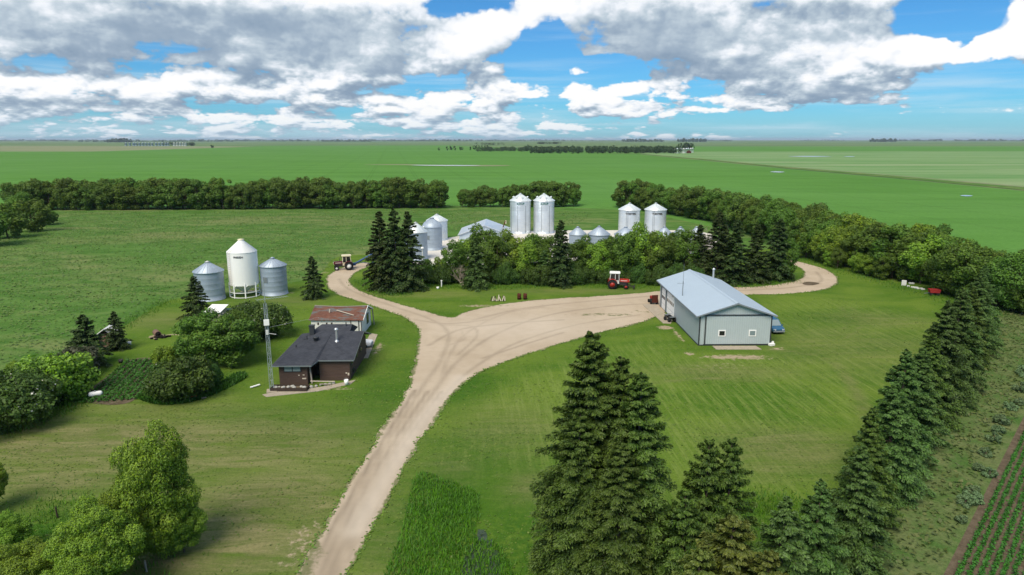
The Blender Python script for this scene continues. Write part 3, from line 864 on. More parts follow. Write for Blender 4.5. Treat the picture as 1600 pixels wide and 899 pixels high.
def broadleaf(name, seed, H, Wd, nclump, nleaf, leaf, mat, low=0.12, barkm='bark', flat=1.0, flowers=None, lean=(0, 0), rs=1.0):
    """returns (trunk mesh, crown mesh[, flower mesh]); unit: metres, base at origin"""
    rng = np.random.default_rng(seed)
    zc, rz = (low + 1) / 2 * H, (1 - low) / 2 * H
    cs = []
    tries = 0
    while len(cs) < nclump and tries < 6000:
        tries += 1
        d = unit(rng.normal(size=3)); d[2] *= 0.95
        k = rng.uniform(0.35, 0.86) ** 0.7
        p = d * k * np.array([Wd / 2, Wd / 2, rz]) * rng.uniform(0.85, 1.1)
        if p[2] < -0.2 * rz: p[:2] *= 0.8
        R = Wd * rng.uniform(0.13, 0.23) * (1 - 0.25 * k) * rs
        if all(np.linalg.norm(p - q[0]) > 0.75 * max(R, q[1]) for q in cs):
            cs.append((p, R))
    V, F, T = [], [], []
    FC, FN = [], []
    nb = 0
    tot = sum(c[1] ** 2 for c in cs)
    for p, R in cs:
        k = max(12, int(nleaf * R * R / tot))
        d = unit(rng.normal(size=(int(k * 1.7), 3)))
        out = unit(p / np.array([Wd / 2, Wd / 2, rz]) + np.array([0, 0, 0.35]))
        keep = (d @ out) > rng.uniform(-0.75, 0.15, len(d))
        d = d[keep][:k]
        rr = R * (0.80 + 0.32 * rng.random(len(d)) ** 1.5)
        sub = 1 + 0.16 * np.sin(d[:, :1] * 7 + seed) * np.sin(d[:, 1:2] * 6.3 + 1.3 * seed) + 0.1 * np.sin(d[:, 2:3] * 9)
        C = p + d * rr[:, None] * sub * np.array([1, 1, 0.86])
        C[:, 2] += zc
        C[:, 0] += lean[0] * C[:, 2] / H; C[:, 1] += lean[1] * C[:, 2] / H
        ok = C[:, 2] > 0.03 * H
        C, d = C[ok], d[ok]
        Nn = d + 0.55 * rng.normal(size=d.shape) + np.array([0, 0, 0.35])
        sz = leaf * rng.uniform(0.65, 1.35, len(C))
        v, f = leaf_faces(C, Nn, sz, rng, 0.7)
        V.append(v); F.append(f + nb); nb += len(v)
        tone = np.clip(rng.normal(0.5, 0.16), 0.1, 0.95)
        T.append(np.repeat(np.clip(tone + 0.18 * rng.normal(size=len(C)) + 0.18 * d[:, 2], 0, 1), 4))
        if flowers:
            q = rng.random(len(C)) < flowers[0] * (0.3 + 1.5 * rng.random()) * (d[:, 2] > -0.2)
            FC.append(C[q] + d[q] * leaf * 0.5); FN.append(d[q])
    crown = np_mesh(name + '_crown', np.vstack(V), np.vstack(F), mat, {'tint': ('FLOAT', np.concatenate(T))})
    limbs = [(p[0] + lean[0] * (p[2] + zc) / H, p[1] + lean[1] * (p[2] + zc) / H, p[2] + zc) for p, R in cs[:max(4, len(cs) // 3)]]
    tr = trunk_mesh(name + '_trunk', rng, H * 0.72, max(0.07, 0.016 * H), limbs, barkm)
    if flowers:
        FC, FN = np.vstack(FC), np.vstack(FN)
        v, f = leaf_faces(FC, FN + 0.4 * rng.normal(size=FN.shape), flowers[1] * rng.uniform(0.6, 1.4, len(FC)), rng, 0.8, 0.4)
        fl = np_mesh(name + '_flowers', v, f, 'flower_white', {'tint': ('FLOAT', np.full(len(v), 0.6))})
        return tr, crown, fl
    return tr, crown

def spruce(name, seed, H, R, nb, ns, spray, mat, low=0.02, power=0.8, droop=0.35, dead=0.0):
    """conifer: whorled drooping boughs hung with flat sprays"""
    rng = np.random.default_rng(seed)
    t = np.linspace(0, 1, nb) ** 1.15
    t = np.clip(low + (0.985 - low) * t + rng.normal(size=nb) * 0.008, low, 0.99)
    th = np.arange(nb) * 2.39996 + rng.normal(size=nb) * 0.35
    prof = np.clip((1 - t), 0, 1) ** power * np.clip(0.72 + t * 3.0, 0, 1)
    L = R * prof * np.where(rng.random(nb) < 0.3, rng.uniform(0.5, 0.78, nb), rng.uniform(0.8, 1.2, nb)) + 0.02 * R
    lob = 1 + 0.10 * np.sin(3 * th + seed) * np.sin(t * 9 + seed)
    L *= lob
    # samples along every bough
    s = rng.uniform(0.12, 1.0, (nb, ns)) ** 0.72
    s[:, :3] = np.array([1.0, 0.97, 0.92])
    up = 0.10 + 0.75 * t ** 1.5
    dr = droop * (1.15 - t)
    z = t[:, None] * H + L[:, None] * (up[:, None] * s - (dr[:, None] + 0.25 * up[:, None]) * s ** 2.0)
    r = L[:, None] * s
    side = rng.normal(size=(nb, ns)) * (0.035 + 0.20 * s * (1.12 - s)) * L[:, None] * 1.05
    side[:, :1] = 0
    ct, st = np.cos(th)[:, None], np.sin(th)[:, None]
    C = np.stack([r * ct - side * st, r * st + side * ct, z - np.abs(side) * 0.22], 2)
    C += rng.normal(size=C.shape) * 0.10 * spray
    C[:, :, 2] += rng.normal(size=s.shape) * 0.030 * np.sqrt(L)[:, None] - 0.07 * L[:, None] * rng.random(s.shape) ** 2.5
    out = np.stack([ct * np.ones_like(s), st * np.ones_like(s), np.zeros_like(s)], 2)
    tang = np.stack([-st * np.ones_like(s), ct * np.ones_like(s), np.zeros_like(s)], 2)
    along = out * 1.0 + tang * np.sign(side)[:, :, None] * rng.uniform(0.3, 1.1, s.shape)[:, :, None] + np.array([0, 0, 1.0]) * (-0.35 * rng.random(s.shape) + 0.5 * (t ** 2)[:, None] * rng.random(s.shape))[:, :, None]
    N = np.array([0, 0, 0.9]) + 0.35 * out + 0.50 * rng.normal(size=C.shape)
    sz = spray * rng.uniform(0.7, 1.3, s.shape) * (0.62 + 0.5 * prof[:, None] ** 0.5)
    keep = (rng.random(s.shape) > dead * (0.3 + 0.7 * rng.random((nb, 1)))) & (C[:, :, 2] > 0.05)
    C, N, al, sz2 = C[keep], N[keep], along[keep], sz[keep]
    V, F = leaf_faces(C, N, sz2, rng, 0.40, 0.16, al)
    tone = np.clip(0.5 + 0.15 * rng.normal(size=(nb, 1)) + 0.2 * rng.normal(size=s.shape), 0, 1)[keep]
    tip = np.clip((s - 0.72) / 0.28, 0, 1)[keep] * rng.uniform(0.3, 1, keep.sum())
    tipv = np.zeros((len(C), 4)); tipv[:, 2] = tip; tipv[:, 1] = tip * 0.6; tipv[:, 3] = tip * 0.6
    # leader
    crown = np_mesh(name + '_crown', V, F, mat, {'tint': ('FLOAT', np.repeat(tone, 4)), 'tip': ('FLOAT', tipv.ravel())})
    mb = MB()
    mb.tube([(0, 0, -0.15), (0.01 * H, 0, H * 0.4), (0, 0.008 * H, H * 0.75), (0, 0, H * 1.0)], 0.016 * H + 0.03, 0.015, 7)
    for i in range(0, nb, max(1, nb // 60)):
        p = lambda q: (L[i] * q * math.cos(th[i]), L[i] * q * math.sin(th[i]), t[i] * H + L[i] * (up[i] * q - (dr[i] + .25 * up[i]) * q * q))
        mb.tube([p(0), p(.4), p(.8)], 0.0035 * H, 0.006, 4)
    return mb.mesh(name + '_trunk', 'bark', fix=False), crown

def place(kind, meshes, loc, label, cat, group=None, scale=1.0, rz=None, sz=None, parts=('trunk', 'crown', 'flowers'), tilt=0.0):
    """a tree: an Empty at the foot with trunk and crown; meshes are shared between repeats"""
    e = empty(kind, loc, random.uniform(0, 2 * PI) if rz is None else rz, label, cat, group)
    if tilt: e.rotation_euler.x = tilt
    e.scale = (scale, scale, scale if sz is None else sz)
    for nm, me in zip(parts, meshes):
        q = link(nm, me, e)
        if nm == 'flowers': q['kind'] = 'stuff'
    return e

LIB = {}
for i in range(5):
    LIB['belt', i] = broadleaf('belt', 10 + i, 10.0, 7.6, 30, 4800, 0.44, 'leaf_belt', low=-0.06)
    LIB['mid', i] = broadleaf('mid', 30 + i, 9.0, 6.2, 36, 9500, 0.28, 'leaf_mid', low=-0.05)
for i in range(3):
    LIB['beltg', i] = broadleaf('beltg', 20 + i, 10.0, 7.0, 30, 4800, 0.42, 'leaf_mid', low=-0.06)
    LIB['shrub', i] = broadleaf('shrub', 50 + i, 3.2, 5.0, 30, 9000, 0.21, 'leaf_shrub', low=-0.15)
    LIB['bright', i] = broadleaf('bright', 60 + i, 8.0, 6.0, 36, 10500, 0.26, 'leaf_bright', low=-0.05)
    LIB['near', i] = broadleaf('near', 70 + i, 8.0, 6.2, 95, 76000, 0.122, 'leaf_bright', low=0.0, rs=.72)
LIB['limeshrub', 0] = broadleaf('limeshrub', 81, 3.2, 4.6, 30, 11000, 0.19, 'leaf_bright', low=-0.15)
LIB['greyshrub', 0] = broadleaf('greyshrub', 82, 3.0, 4.0, 22, 3600, 0.25, 'leaf_grey', low=-0.15)
for i in range(2):
    LIB['lilac', i] = broadleaf('lilac', 84 + i, 3.4, 5.2, 30, 10500, 0.19, 'leaf_shrub', low=-0.15, flowers=(0.014, 0.13))
for i in range(4):
    LIB['spr', i] = spruce('spr', 100 + i, 13.0, 3.1, 170, 90, 0.44, 'needle_dark', power=0.72)
    LIB['row', i] = spruce('row', 110 + i, 9.0, 2.75, 230, 250, 0.20, 'needle_olive' if i == 2 else 'needle_blue', power=0.86, droop=0.26)
for i in range(3):
    LIB['big', i] = spruce('big', 120 + i, 17.0, 4.3, 380, 330, 0.245, 'needle_olive', power=0.70, droop=0.36)
for i in range(2):
    LIB['lone', i] = spruce('lone', 130 + i, 7.0, 2.6, 110, 90, 0.33, 'needle_dark', power=0.8)
LIB['bluespr', 0] = spruce('bluespr', 140, 9.5, 3.2, 140, 100, 0.38, 'needle_blue', power=0.7)
LIB['yng', 0] = spruce('yng', 141, 9.0, 3.2, 190, 280, 0.20, 'needle_olive', power=0.7, droop=0.25)
LIB['ylw', 0] = spruce('ylw', 143, 9.0, 3.3, 170, 280, 0.22, 'needle_yellow', power=0.72, droop=0.2)
LIB['far', 0] = broadleaf('far', 150, 11.0, 8.0, 12, 260, 1.7, 'leaf_far', low=0.05)
LIB['far', 1] = broadleaf('far', 151, 12.0, 7.0, 12, 260, 1.7, 'leaf_far', low=0.05)
LIB['fars', 0] = spruce('fars', 152, 11.0, 2.6, 40, 12, 1.5, 'needle_dark')

TOPZ = {}
for key_, ms_ in LIB.items():
    co = np.empty(len(ms_[1].vertices) * 3, dtype=np.float32); ms_[1].vertices.foreach_get('co', co)
    TOPZ[key_] = float(np.percentile(co[2::3], 99.8))
REF = {'belt': 10.0, 'beltg': 10.0, 'mid': 9.0, 'shrub': 3.2, 'bright': 8.0, 'near': 8.0, 'limeshrub': 3.2, 'greyshrub': 3.0, 'lilac': 3.4, 'spr': 13.0, 'row': 9.0, 'big': 17.0, 'lone': 7.0, 'bluespr': 9.5, 'yng': 9.0, 'far': 11.0, 'fars': 11.0}
def grow(kind, variant, px, pyb, pyt, name, label, cat='tree', group=None, wide=1.0, rz=None):
    """tree whose foot is at the ground point seen at (px, pyb) and whose top reaches the height seen at pyt"""
    g = G(px, pyb)
    h = max(0.4, height_at(px, pyt, g.y))
    k = h / TOPZ[kind, variant]
    e = place(name, LIB[kind, variant], g, label, cat, group, k * wide, rz, sz=k)
    return e

# ------------------------------------------------ shelterbelts
def belt(a, b, count, rows, label, group, hpx, depth=4.5, kinds=('belt',), name='shelterbelt_tree', jit=0.9):
    pa, pb = Vector(a), Vector(b)
    d = (pb - pa); L = d.length; d.normalize(); nrm = Vector((-d.y, d.x, 0))
    if nrm.y < 0: nrm = -nrm
    for r in range(rows):
        for i in range(count):
            t = (i + 0.5 + 0.25 * (r % 2)) / count
            p = pa + d * (L * t) + nrm * (r * depth) + Vector((random.uniform(-jit, jit), random.uniform(-jit, jit), 0))
            h = hpx(t) * random.uniform(0.76, 1.12)
            k = random.choice(kinds)
            v = random.randrange(5 if k in ('belt', 'mid') else 3)
            s = h / TOPZ[k, v]
            place(name, LIB[k, v], p, label, 'tree', group, s * random.uniform(0.85, 1.15), sz=s)

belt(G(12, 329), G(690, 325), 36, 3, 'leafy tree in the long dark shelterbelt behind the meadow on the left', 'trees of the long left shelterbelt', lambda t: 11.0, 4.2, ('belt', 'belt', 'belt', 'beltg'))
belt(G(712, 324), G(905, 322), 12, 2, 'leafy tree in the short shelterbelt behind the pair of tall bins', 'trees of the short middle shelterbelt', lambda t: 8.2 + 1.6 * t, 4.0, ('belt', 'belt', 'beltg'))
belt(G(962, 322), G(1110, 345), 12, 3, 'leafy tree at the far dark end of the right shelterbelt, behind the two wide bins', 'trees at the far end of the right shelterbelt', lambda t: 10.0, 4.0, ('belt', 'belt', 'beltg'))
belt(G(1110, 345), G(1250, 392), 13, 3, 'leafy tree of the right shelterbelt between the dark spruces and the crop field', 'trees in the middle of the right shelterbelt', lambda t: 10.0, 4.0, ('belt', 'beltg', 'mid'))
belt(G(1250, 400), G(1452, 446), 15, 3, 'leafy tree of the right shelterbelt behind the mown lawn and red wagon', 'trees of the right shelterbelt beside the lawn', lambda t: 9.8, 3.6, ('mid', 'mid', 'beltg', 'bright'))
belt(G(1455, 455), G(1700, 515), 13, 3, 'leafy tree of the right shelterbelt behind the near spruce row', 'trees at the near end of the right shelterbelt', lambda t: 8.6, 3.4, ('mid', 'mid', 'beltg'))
belt(G(1250, 403), G(1390, 441), 9, 1, 'low leafy sapling at the lawn edge of the right shelterbelt', 'saplings along the right shelterbelt', lambda t: 4.2, 3.0, ('mid', 'bright'), 'leafy_sapling')

# left clump cut by the frame
for i, (px, pyb, pyt, w) in enumerate(((-40, 362, 300, 1.4), (12, 372, 318, 1.35), (30, 352, 300, 1.3), (52, 362, 312, 1.25), (72, 352, 322, 1.1), (-20, 385, 322, 1.4), (84, 350, 330, 0.9))):
    grow('beltg' if i % 2 else 'mid', i % 3, px, pyb, pyt, 'leafy_tree', 'round leafy tree in the clump at the left edge of the meadow', 'tree', 'trees of the clump at the left edge', w)

# ------------------------------------------------ tall spruces of the yard
for px, pyb, pyt, v, w, lab in ((597, 452, 331, 0, 1.05, 'tall dark spruce, leftmost of the three beside the gravel drive'), (619, 455, 327, 1, 1.0, 'tall dark spruce in the middle of the three beside the gravel drive'), (640, 453, 331, 2, 1.05, 'tall dark spruce, rightmost of the three, in front of the grey bins'),
                                (607, 447, 372, 3, 1.2, 'shorter dark spruce tucked between the three tall ones by the drive')):
    grow('spr', v, px, pyb, pyt, 'spruce_tree', lab, 'spruce', 'tall spruces by the drive', w)
grow('lone', 0, 491, 466, 401, 'spruce_tree', 'lone dark spruce beside the grey bin and the drive bend', 'spruce', None, 0.95)
grow('lone', 1, 308, 497, 432, 'spruce_tree', 'broad dark spruce in front of the left grey bin', 'spruce', None, 1.15)
grow('lone', 0, 140, 572, 492, 'spruce_tree', 'dark wide spruce left of the small brown shack', 'spruce', None, 1.25)
grow('lone', 1, 184, 546, 487, 'spruce_tree', 'small dark spruce right of the small brown shack', 'spruce', None, 1.05)
grow('lone', 1, 128, 560, 517, 'spruce_tree', 'low dark spruce behind the wide spruce by the shack', 'spruce', None, 1.3)
grow('bluespr', 0, 743, 451, 374, 'spruce_tree', 'grey green spruce in the middle tree row, right of the white post', 'spruce', None, 1.0)
grow('spr', 3, 875, 447, 345, 'spruce_tree', 'pointed spruce in the middle tree row behind the two rusty barrels', 'spruce', None, 1.05)
grow('bluespr', 0, 850, 442, 392, 'spruce_tree', 'small spruce left of the pointed spruce in the tree row', 'spruce', None, 1.2)
for px, pyb, pyt, v, w, lab in ((1118, 440, 332, 0, 1.2, 'tall dark spruce just behind the far end of the shop roof'), (1090, 438, 352, 2, 1.2, 'dark spruce at the left end of the spruce group behind the shop'), (1146, 443, 345, 1, 1.25, 'dark spruce in the middle of the group behind the shop'), (1178, 441, 352, 3, 1.25, 'dark spruce right of the middle of the group behind the shop'), (1212, 437, 342, 0, 1.3, 'dark reddish spruce at the right end of the group by the drive loop'), (1130, 432, 356, 2, 1.2, 'dark spruce half hidden at the back of the group behind the shop')):
    grow('spr', v, px, pyb, pyt, 'spruce_tree', lab, 'spruce', 'dark spruces behind the shop', w)
grow('mid', 1, 1226, 436, 372, 'leafy_tree', 'leafy tree at the right end of the spruces beside the drive loop', 'tree', None, 0.8)

# ------------------------------------------------ broadleaf row in front of the bin yard
ROWT = [(668, 442, 402, 'mid', 0, 'low leafy tree right of the three tall spruces'), (690, 438, 398, 'bright', 0, 'bright leafy tree behind the white post'), (712, 440, 372, 'mid', 1, 'leafy tree in the row left of the grey green spruce'), (730, 436, 371, 'bright', 1, 'light leafy tree peeking over the grey green spruce'),
        (757, 436, 347, 'mid', 2, 'tall leafy tree in front of the low gabled shed'), (777, 440, 364, 'mid', 3, 'leafy tree above the red and white pole'), (797, 436, 357, 'bright', 2, 'bright leafy tree in front of the gravel below the tall bins'), (822, 440, 372, 'bright', 0, 'bright leafy tree left of the tall right bin'),
        (836, 434, 362, 'mid', 4, 'leafy tree below the right tall bin'), (858, 438, 366, 'mid', 0, 'leafy tree left of the pointed spruce'), (896, 440, 372, 'mid', 1, 'leafy tree right of the pointed spruce'), (914, 438, 366, 'mid', 2, 'leafy tree in front of the leftmost cone roofed bin'),
        (934, 440, 376, 'bright', 1, 'bright leafy tree left of the red tractor'), (952, 436, 364, 'mid', 3, 'leafy tree above the red tractor cab'), (975, 438, 360, 'mid', 4, 'leafy tree right above the red tractor'), (990, 432, 372, 'mid', 1, 'leafy tree below the left wide bin'),
        (1006, 436, 346, 'bright', 2, 'airy poplar in front of the two wide bins'), (1026, 438, 360, 'mid', 2, 'leafy tree left of the shop roof peak'), (1048, 434, 360, 'mid', 3, 'leafy tree behind the shop roof peak'), (1068, 436, 356, 'mid', 0, 'leafy tree beside the pale dead tree')]
for px, pyb, pyt, k, v, lab in ROWT:
    grow(k, v, px, pyb, pyt + 3, 'leafy_tree', lab, 'tree', 'leafy trees in front of the bin yard', random.uniform(0.78, 1.0))
for i in range(26):
    px = 655 + i * 17.2 + random.uniform(-5, 5)
    if 730 < px < 760: continue
    grow('shrub', i % 3, px, 446 - random.uniform(0, 5), 446 - random.uniform(24, 36), 'understory_shrub', 'dark leafy shrub at the foot of the middle tree row', 'shrub', 'shrubs under the middle tree row', random.uniform(0.5, 0.75))

# bare dead tree
def dead_tree(loc, H, seed, label, name='dead_tree'):
    rng = random.Random(seed)
    mb = MB()
    def branch(p, d, L, r, depth):
        pts = [p]
        q = Vector(p)
        for k in range(3):
            d = (d + Vector((rng.uniform(-.25, .25), rng.uniform(-.25, .25), rng.uniform(-.05, .2)))).normalized()
            q = q + d * L / 3
            pts.append(q.copy())
        mb.tube(pts, r, r * 0.45, 5)
        if depth:
            for k in range(4 if depth > 1 else 3):
                b = pts[rng.choice((1, 2, 3))]
                branch(b, (d + Vector((rng.uniform(-1, 1), rng.uniform(-1, 1), rng.uniform(0, .7)))).normalized(), L * rng.uniform(.45, .75), r * .5, depth - 1)
    for k in range(5):
        branch(Vector((rng.uniform(-.3, .3), rng.uniform(-.3, .3), 0)), Vector((rng.uniform(-.45, .45), rng.uniform(-.45, .45), 1)).normalized(), H * .55, 0.11, 3)
    o = mb.build(name, 'dead_wood')
    o.location = loc
    return tag(o, label, 'dead tree')
dead_tree(G(1078, 410), 8.5, 3, 'bare pale dead tree standing between leafy trees and dark spruces')
dead_tree(G(1100, 425), 8.0, 5, 'bare dead tree entangled in the dark spruces behind the shop')
dead_tree(G(722, 446), 3.6, 8, 'low grey dead shrub in front of the grey green spruce')
dead_tree(G(1024, 446), 2.0, 9, 'pale dead brush just left of the shop roof peak')

# ------------------------------------------------ garden shrubs left of the house
SH = [('lilac', 0, 18, 668, 590, 1.0, 'large white flowering lilac bush at the left edge of the photo'), ('lilac', 1, 52, 640, 575, .9, 'white flowering bush between the edge lilac and the round lime bush'), ('limeshrub', 0, 92, 622, 552, 1.05, 'round lime green bush left of the garden rows'), ('limeshrub', 0, 25, 588, 566, .9, 'low lime bush at the meadow edge on the far left'),
      ('greyshrub', 0, 122, 590, 545, 1.0, 'grey twiggy bush at the foot of the wide dark spruce'), ('shrub', 0, 60, 618, 572, 1.0, 'dark green bush behind the round lime bush'),
      ('mid', 1, 322, 572, 486, 1.25, 'large dense green bush tree in the middle of the shrub bed'), ('mid', 3, 366, 572, 492, 1.2, 'dark dense bush tree on the right side of the shrub bed'), ('mid', 1, 375, 552, 484, .95, 'green bush tree behind the dark one in the shrub bed'), ('limeshrub', 0, 262, 577, 540, .75, 'small lime bush at the top corner of the garden rows'),
      ('shrub', 1, 286, 622, 558, .95, 'dark green bush in front of the large green bush'), ('lilac', 0, 268, 624, 572, .75, 'pale flowering bush beside the garden rows'), ('lilac', 1, 388, 520, 474, 1.0, 'white blossoming lilac behind the shrub bed'), ('lilac', 0, 418, 526, 474, .9, 'white blossoming lilac beside the antenna tower'),
      ('shrub', 1, 398, 532, 495, .8, 'dark bush between the lilacs and the antenna tower'), ('shrub', 2, 330, 605, 568, .6, 'low dark bush at the front of the shrub bed')]
for k, v, px, pyb, pyt, w, lab in SH:
    grow(k, v, px, pyb, pyt, 'flowering_bush' if k == 'lilac' else 'garden_bush', lab, 'bush', None, w)

# ------------------------------------------------ leafy trees at the lower left corner
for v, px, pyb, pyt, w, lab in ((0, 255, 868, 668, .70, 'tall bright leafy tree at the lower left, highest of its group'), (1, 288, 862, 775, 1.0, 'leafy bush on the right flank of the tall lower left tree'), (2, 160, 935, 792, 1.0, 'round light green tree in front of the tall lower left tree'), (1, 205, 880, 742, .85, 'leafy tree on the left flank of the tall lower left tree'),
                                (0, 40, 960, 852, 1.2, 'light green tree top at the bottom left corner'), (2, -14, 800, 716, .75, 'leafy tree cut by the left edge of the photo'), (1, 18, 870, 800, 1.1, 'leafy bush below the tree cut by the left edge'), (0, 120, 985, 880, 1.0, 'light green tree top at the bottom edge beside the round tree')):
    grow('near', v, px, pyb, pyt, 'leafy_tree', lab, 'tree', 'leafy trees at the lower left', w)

# ------------------------------------------------ spruces in the foreground
BIGS = [(915, 905, 520, 0, 1.0, 'tallest spruce of the foreground clump, left top'), (958, 912, 560, 1, .98, 'tall spruce second in the foreground clump'), (988, 930, 585, 2, .95, 'tall spruce at the right of the foreground clump top'), (900, 935, 640, 1, 1.0, 'spruce at the front left of the foreground clump'), (960, 965, 690, 2, 1.0, 'spruce at the front middle of the foreground clump')]
for px, pyb, pyt, v, w, lab in BIGS:
    grow('big', v, px, pyb, pyt, 'spruce_tree', lab, 'spruce', 'foreground spruce clump', w)
for px, pyb, pyt, v, w, lab in ((1092, 935, 688, 0, .74, 'slim spruce with light green leader right of the foreground clump'), (1126, 930, 686, 0, .74, 'slim spruce with brownish leader beside the light green one'), (1060, 965, 768, 0, .95, 'spruce between the foreground clump and the slim pair')):
    grow('yng', v, px, pyb, pyt, 'spruce_tree', lab, 'spruce', None, w)
for px, pyb, pyt, w, lab in ((1130, 1030, 808, 1.15, 'yellowish young spruce top at the bottom edge, largest of those'), (1082, 1060, 860, 1.1, 'yellowish young spruce top at the bottom edge left of the largest'), (1185, 1060, 862, 1.0, 'yellowish young spruce top at the bottom edge right of the largest')):
    grow('ylw', 0, px, pyb, pyt, 'spruce_tree', lab, 'spruce', None, w)
# the long row on the right
ROW0, ROW1 = Vector((14.2, 31.0, 0)), Vector((66.5, 94.0, 0))
N_ROW = 15
names = ['first', 'second', 'third', 'fourth', 'fifth', 'sixth', 'seventh', 'eighth', 'ninth', 'tenth', 'eleventh', 'twelfth', 'thirteenth', 'fourteenth', 'fifteenth', 'sixteenth', 'seventeenth']
for i in range(N_ROW):
    t = i / (N_ROW - 1)
    p = ROW0.lerp(ROW1, t) + Vector((random.uniform(-.5, .5), random.uniform(-.4, .4), 0))
    h = (8.8 + 1.6 * min(1, t * 1.6)) * random.uniform(0.90, 1.12)
    k = h / 9.0
    place('spruce_tree', LIB['row', (i * 3 + 1) % 4], p, names[i] + ' spruce of the long row along the right verge, counted from the near end', 'spruce', 'spruces of the right row', k * random.uniform(0.98, 1.14), sz=k)

# ------------------------------------------------ far trees and woods
far_rng = random.Random(4)
for px, pyb, h in ((686, 236, 8), (699, 235.6, 10), (704, 235.6, 11), (711, 235.6, 11), (719, 235.4, 9), (722, 235.4, 9), (735, 235.2, 9), (741, 235.2, 12), (744, 232, 9), (748, 232, 9), (753, 232, 9), (758, 232, 9), (762, 232, 10)):
    g = G(px, pyb)
    o = link('distant_tree', LIB['far', far_rng.randrange(2)][1])
    o.location = (g.x, g.y, -0.3); s = h / 10; o.scale = (s, s, s)
    o.rotation_euler.z = far_rng.uniform(0, 6)
    tag(o, 'small distant tree in the open line left of the far farmyard wood', 'tree', 'distant trees left of the far wood')
g = G(331, 232.0); o = link('distant_tree', LIB['far', 0][1]); o.location = (g.x, g.y, -.3); o.scale = (1.5, 1.5, 1.0)
tag(o, 'single dark round tree far out in the field, right of the grey bin site', 'tree')

def wood(name, spots, label, leaf=2.0, mat='leaf_far', per=90, cat='wood'):
    """far-off trees that read as one dark mass: spots = (x, y, height, width)"""
    rng = np.random.default_rng(len(spots))
    V, F, T = [], [], []; nb = 0
    for (x, y, h, w) in spots:
        d = unit(rng.normal(size=(per, 3)))
        C = d * np.array([w / 2, w / 2, h / 2]) * rng.uniform(0.8, 1.1, (per, 1)) + np.array([x, y, h * 0.5])
        v, f = leaf_faces(C, d + 0.4 * rng.normal(size=d.shape), leaf * h / 10 * rng.uniform(.7, 1.3, per), rng, 0.8)
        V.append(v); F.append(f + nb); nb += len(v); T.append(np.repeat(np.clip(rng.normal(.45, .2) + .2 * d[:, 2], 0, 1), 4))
    me = np_mesh(name, np.vstack(V), np.vstack(F), mat, {'tint': ('FLOAT', np.concatenate(T))})
    o = link(name, me)
    return tag(o, label, cat, kind='stuff')
spots = []
for i in range(300):
    px = far_rng.uniform(745, 1062); py = far_rng.uniform(236, 240) if px > 830 else far_rng.uniform(234.5, 237)
    g = G(px, py); k = 1.0 if px > 820 else 0.7
    spots.append((g.x, g.y, far_rng.uniform(9, 14) * k, far_rng.uniform(8, 12)))
for i in range(8):
    g = G(far_rng.uniform(1062, 1082), 234.5); spots.append((g.x, g.y, far_rng.uniform(15, 21), 14))
wood('distant_wood', spots, 'dark wood around the distant farmyard in the crop field')
spots = []
for i in range(40):
    g = G(far_rng.uniform(838, 876), 225.3); spots.append((g.x, g.y, 14, 22))
for i in range(20):
    g = G(far_rng.uniform(742, 800), 226.5 + far_rng.uniform(-1, 1)); spots.append((g.x, g.y, 12, 16))
wood('distant_grove', spots, 'small dark grove behind the distant farmyard', per=40)
spots = []
for (a, b, dist, h, dn_) in ((150, 330, 9000, 30, 34), (196, 232, 7500, 42, 16), (330, 380, 10000, 34, 12), (380, 500, 12000, 34, 30), (510, 590, 10000, 32, 24), (590, 740, 12500, 36, 40), (740, 880, 14000, 34, 34), (965, 1025, 9500, 38, 22), (1048, 1090, 9000, 46, 18), (1090, 1130, 13000, 28, 8),
                             (1335, 1372, 9000, 46, 18), (1372, 1440, 13000, 42, 18), (1460, 1600, 13000, 38, 36), (0, 150, 13000, 36, 30), (-200, 0, 13000, 36, 30), (1600, 1800, 13000, 36, 30), (1230, 1300, 15000, 30, 8), (880, 960, 15000, 26, 12)):
    for i in range(dn_):
        px = a + (b - a) * (i + far_rng.random()) / dn_
        u = (px - 800) / FPX
        y = dist * far_rng.uniform(.95, 1.05)
        spots.append((u * y / math.cos(PITCH) , y, h * far_rng.uniform(.5, 1.0), (b - a) / dn_ * y / FPX * far_rng.uniform(1.2, 2.2)))
wood('horizon_treeline', spots, 'broken line of far bluffs of trees along the horizon', leaf=6.0, per=26)

# ------------------------------------------------ grasses (uncountable)
def blades(name, X, Y, hgt, wid, mat, label, cat, tone=None, z=0.0, lean=0.35, seed=1, soft=None):
    rng = np.random.default_rng(seed)
    m = len(X)
    h = hgt * rng.uniform(0.6, 1.3, m); w = wid * rng.uniform(.7, 1.3, m)
    a = rng.uniform(0, 2 * PI, m); l = lean * h * rng.uniform(.3, 1.4, m); b = rng.uniform(0, 2 * PI, m)
    C = np.stack([X, Y, np.full(m, z)], 1)
    side = np.stack([np.cos(a), np.sin(a), np.zeros(m)], 1) * w[:, None] / 2
    tipv = np.stack([np.cos(b) * l, np.sin(b) * l, h], 1)
    V = np.empty((m, 4, 3))
    V[:, 0] = C - side; V[:, 1] = C + side; V[:, 2] = C + tipv + side * .25; V[:, 3] = C + tipv - side * .25
    F = np.arange(m * 4).reshape(m, 4)
    tn = np.clip((0.5 if tone is None else tone) + 0.12 * rng.normal(size=m), 0, 1)
    me = np_mesh(name, V.reshape(-1, 3), F, mat, {'tint': ('FLOAT', np.repeat(tn, 4))})
    return tag(link(name, me), label, cat, kind='stuff')

def scatter(poly, n_, rng, dens=None):
    P = np.array(poly)
    x0, y0 = P.min(0); x1, y1 = P.max(0)
    X = rng.uniform(x0, x1, n_ * 3); Y = rng.uniform(y0, y1, n_ * 3)
    k = in_poly(X, Y, P)
    X, Y = X[k], Y[k]
    return X[:n_], Y[:n_]

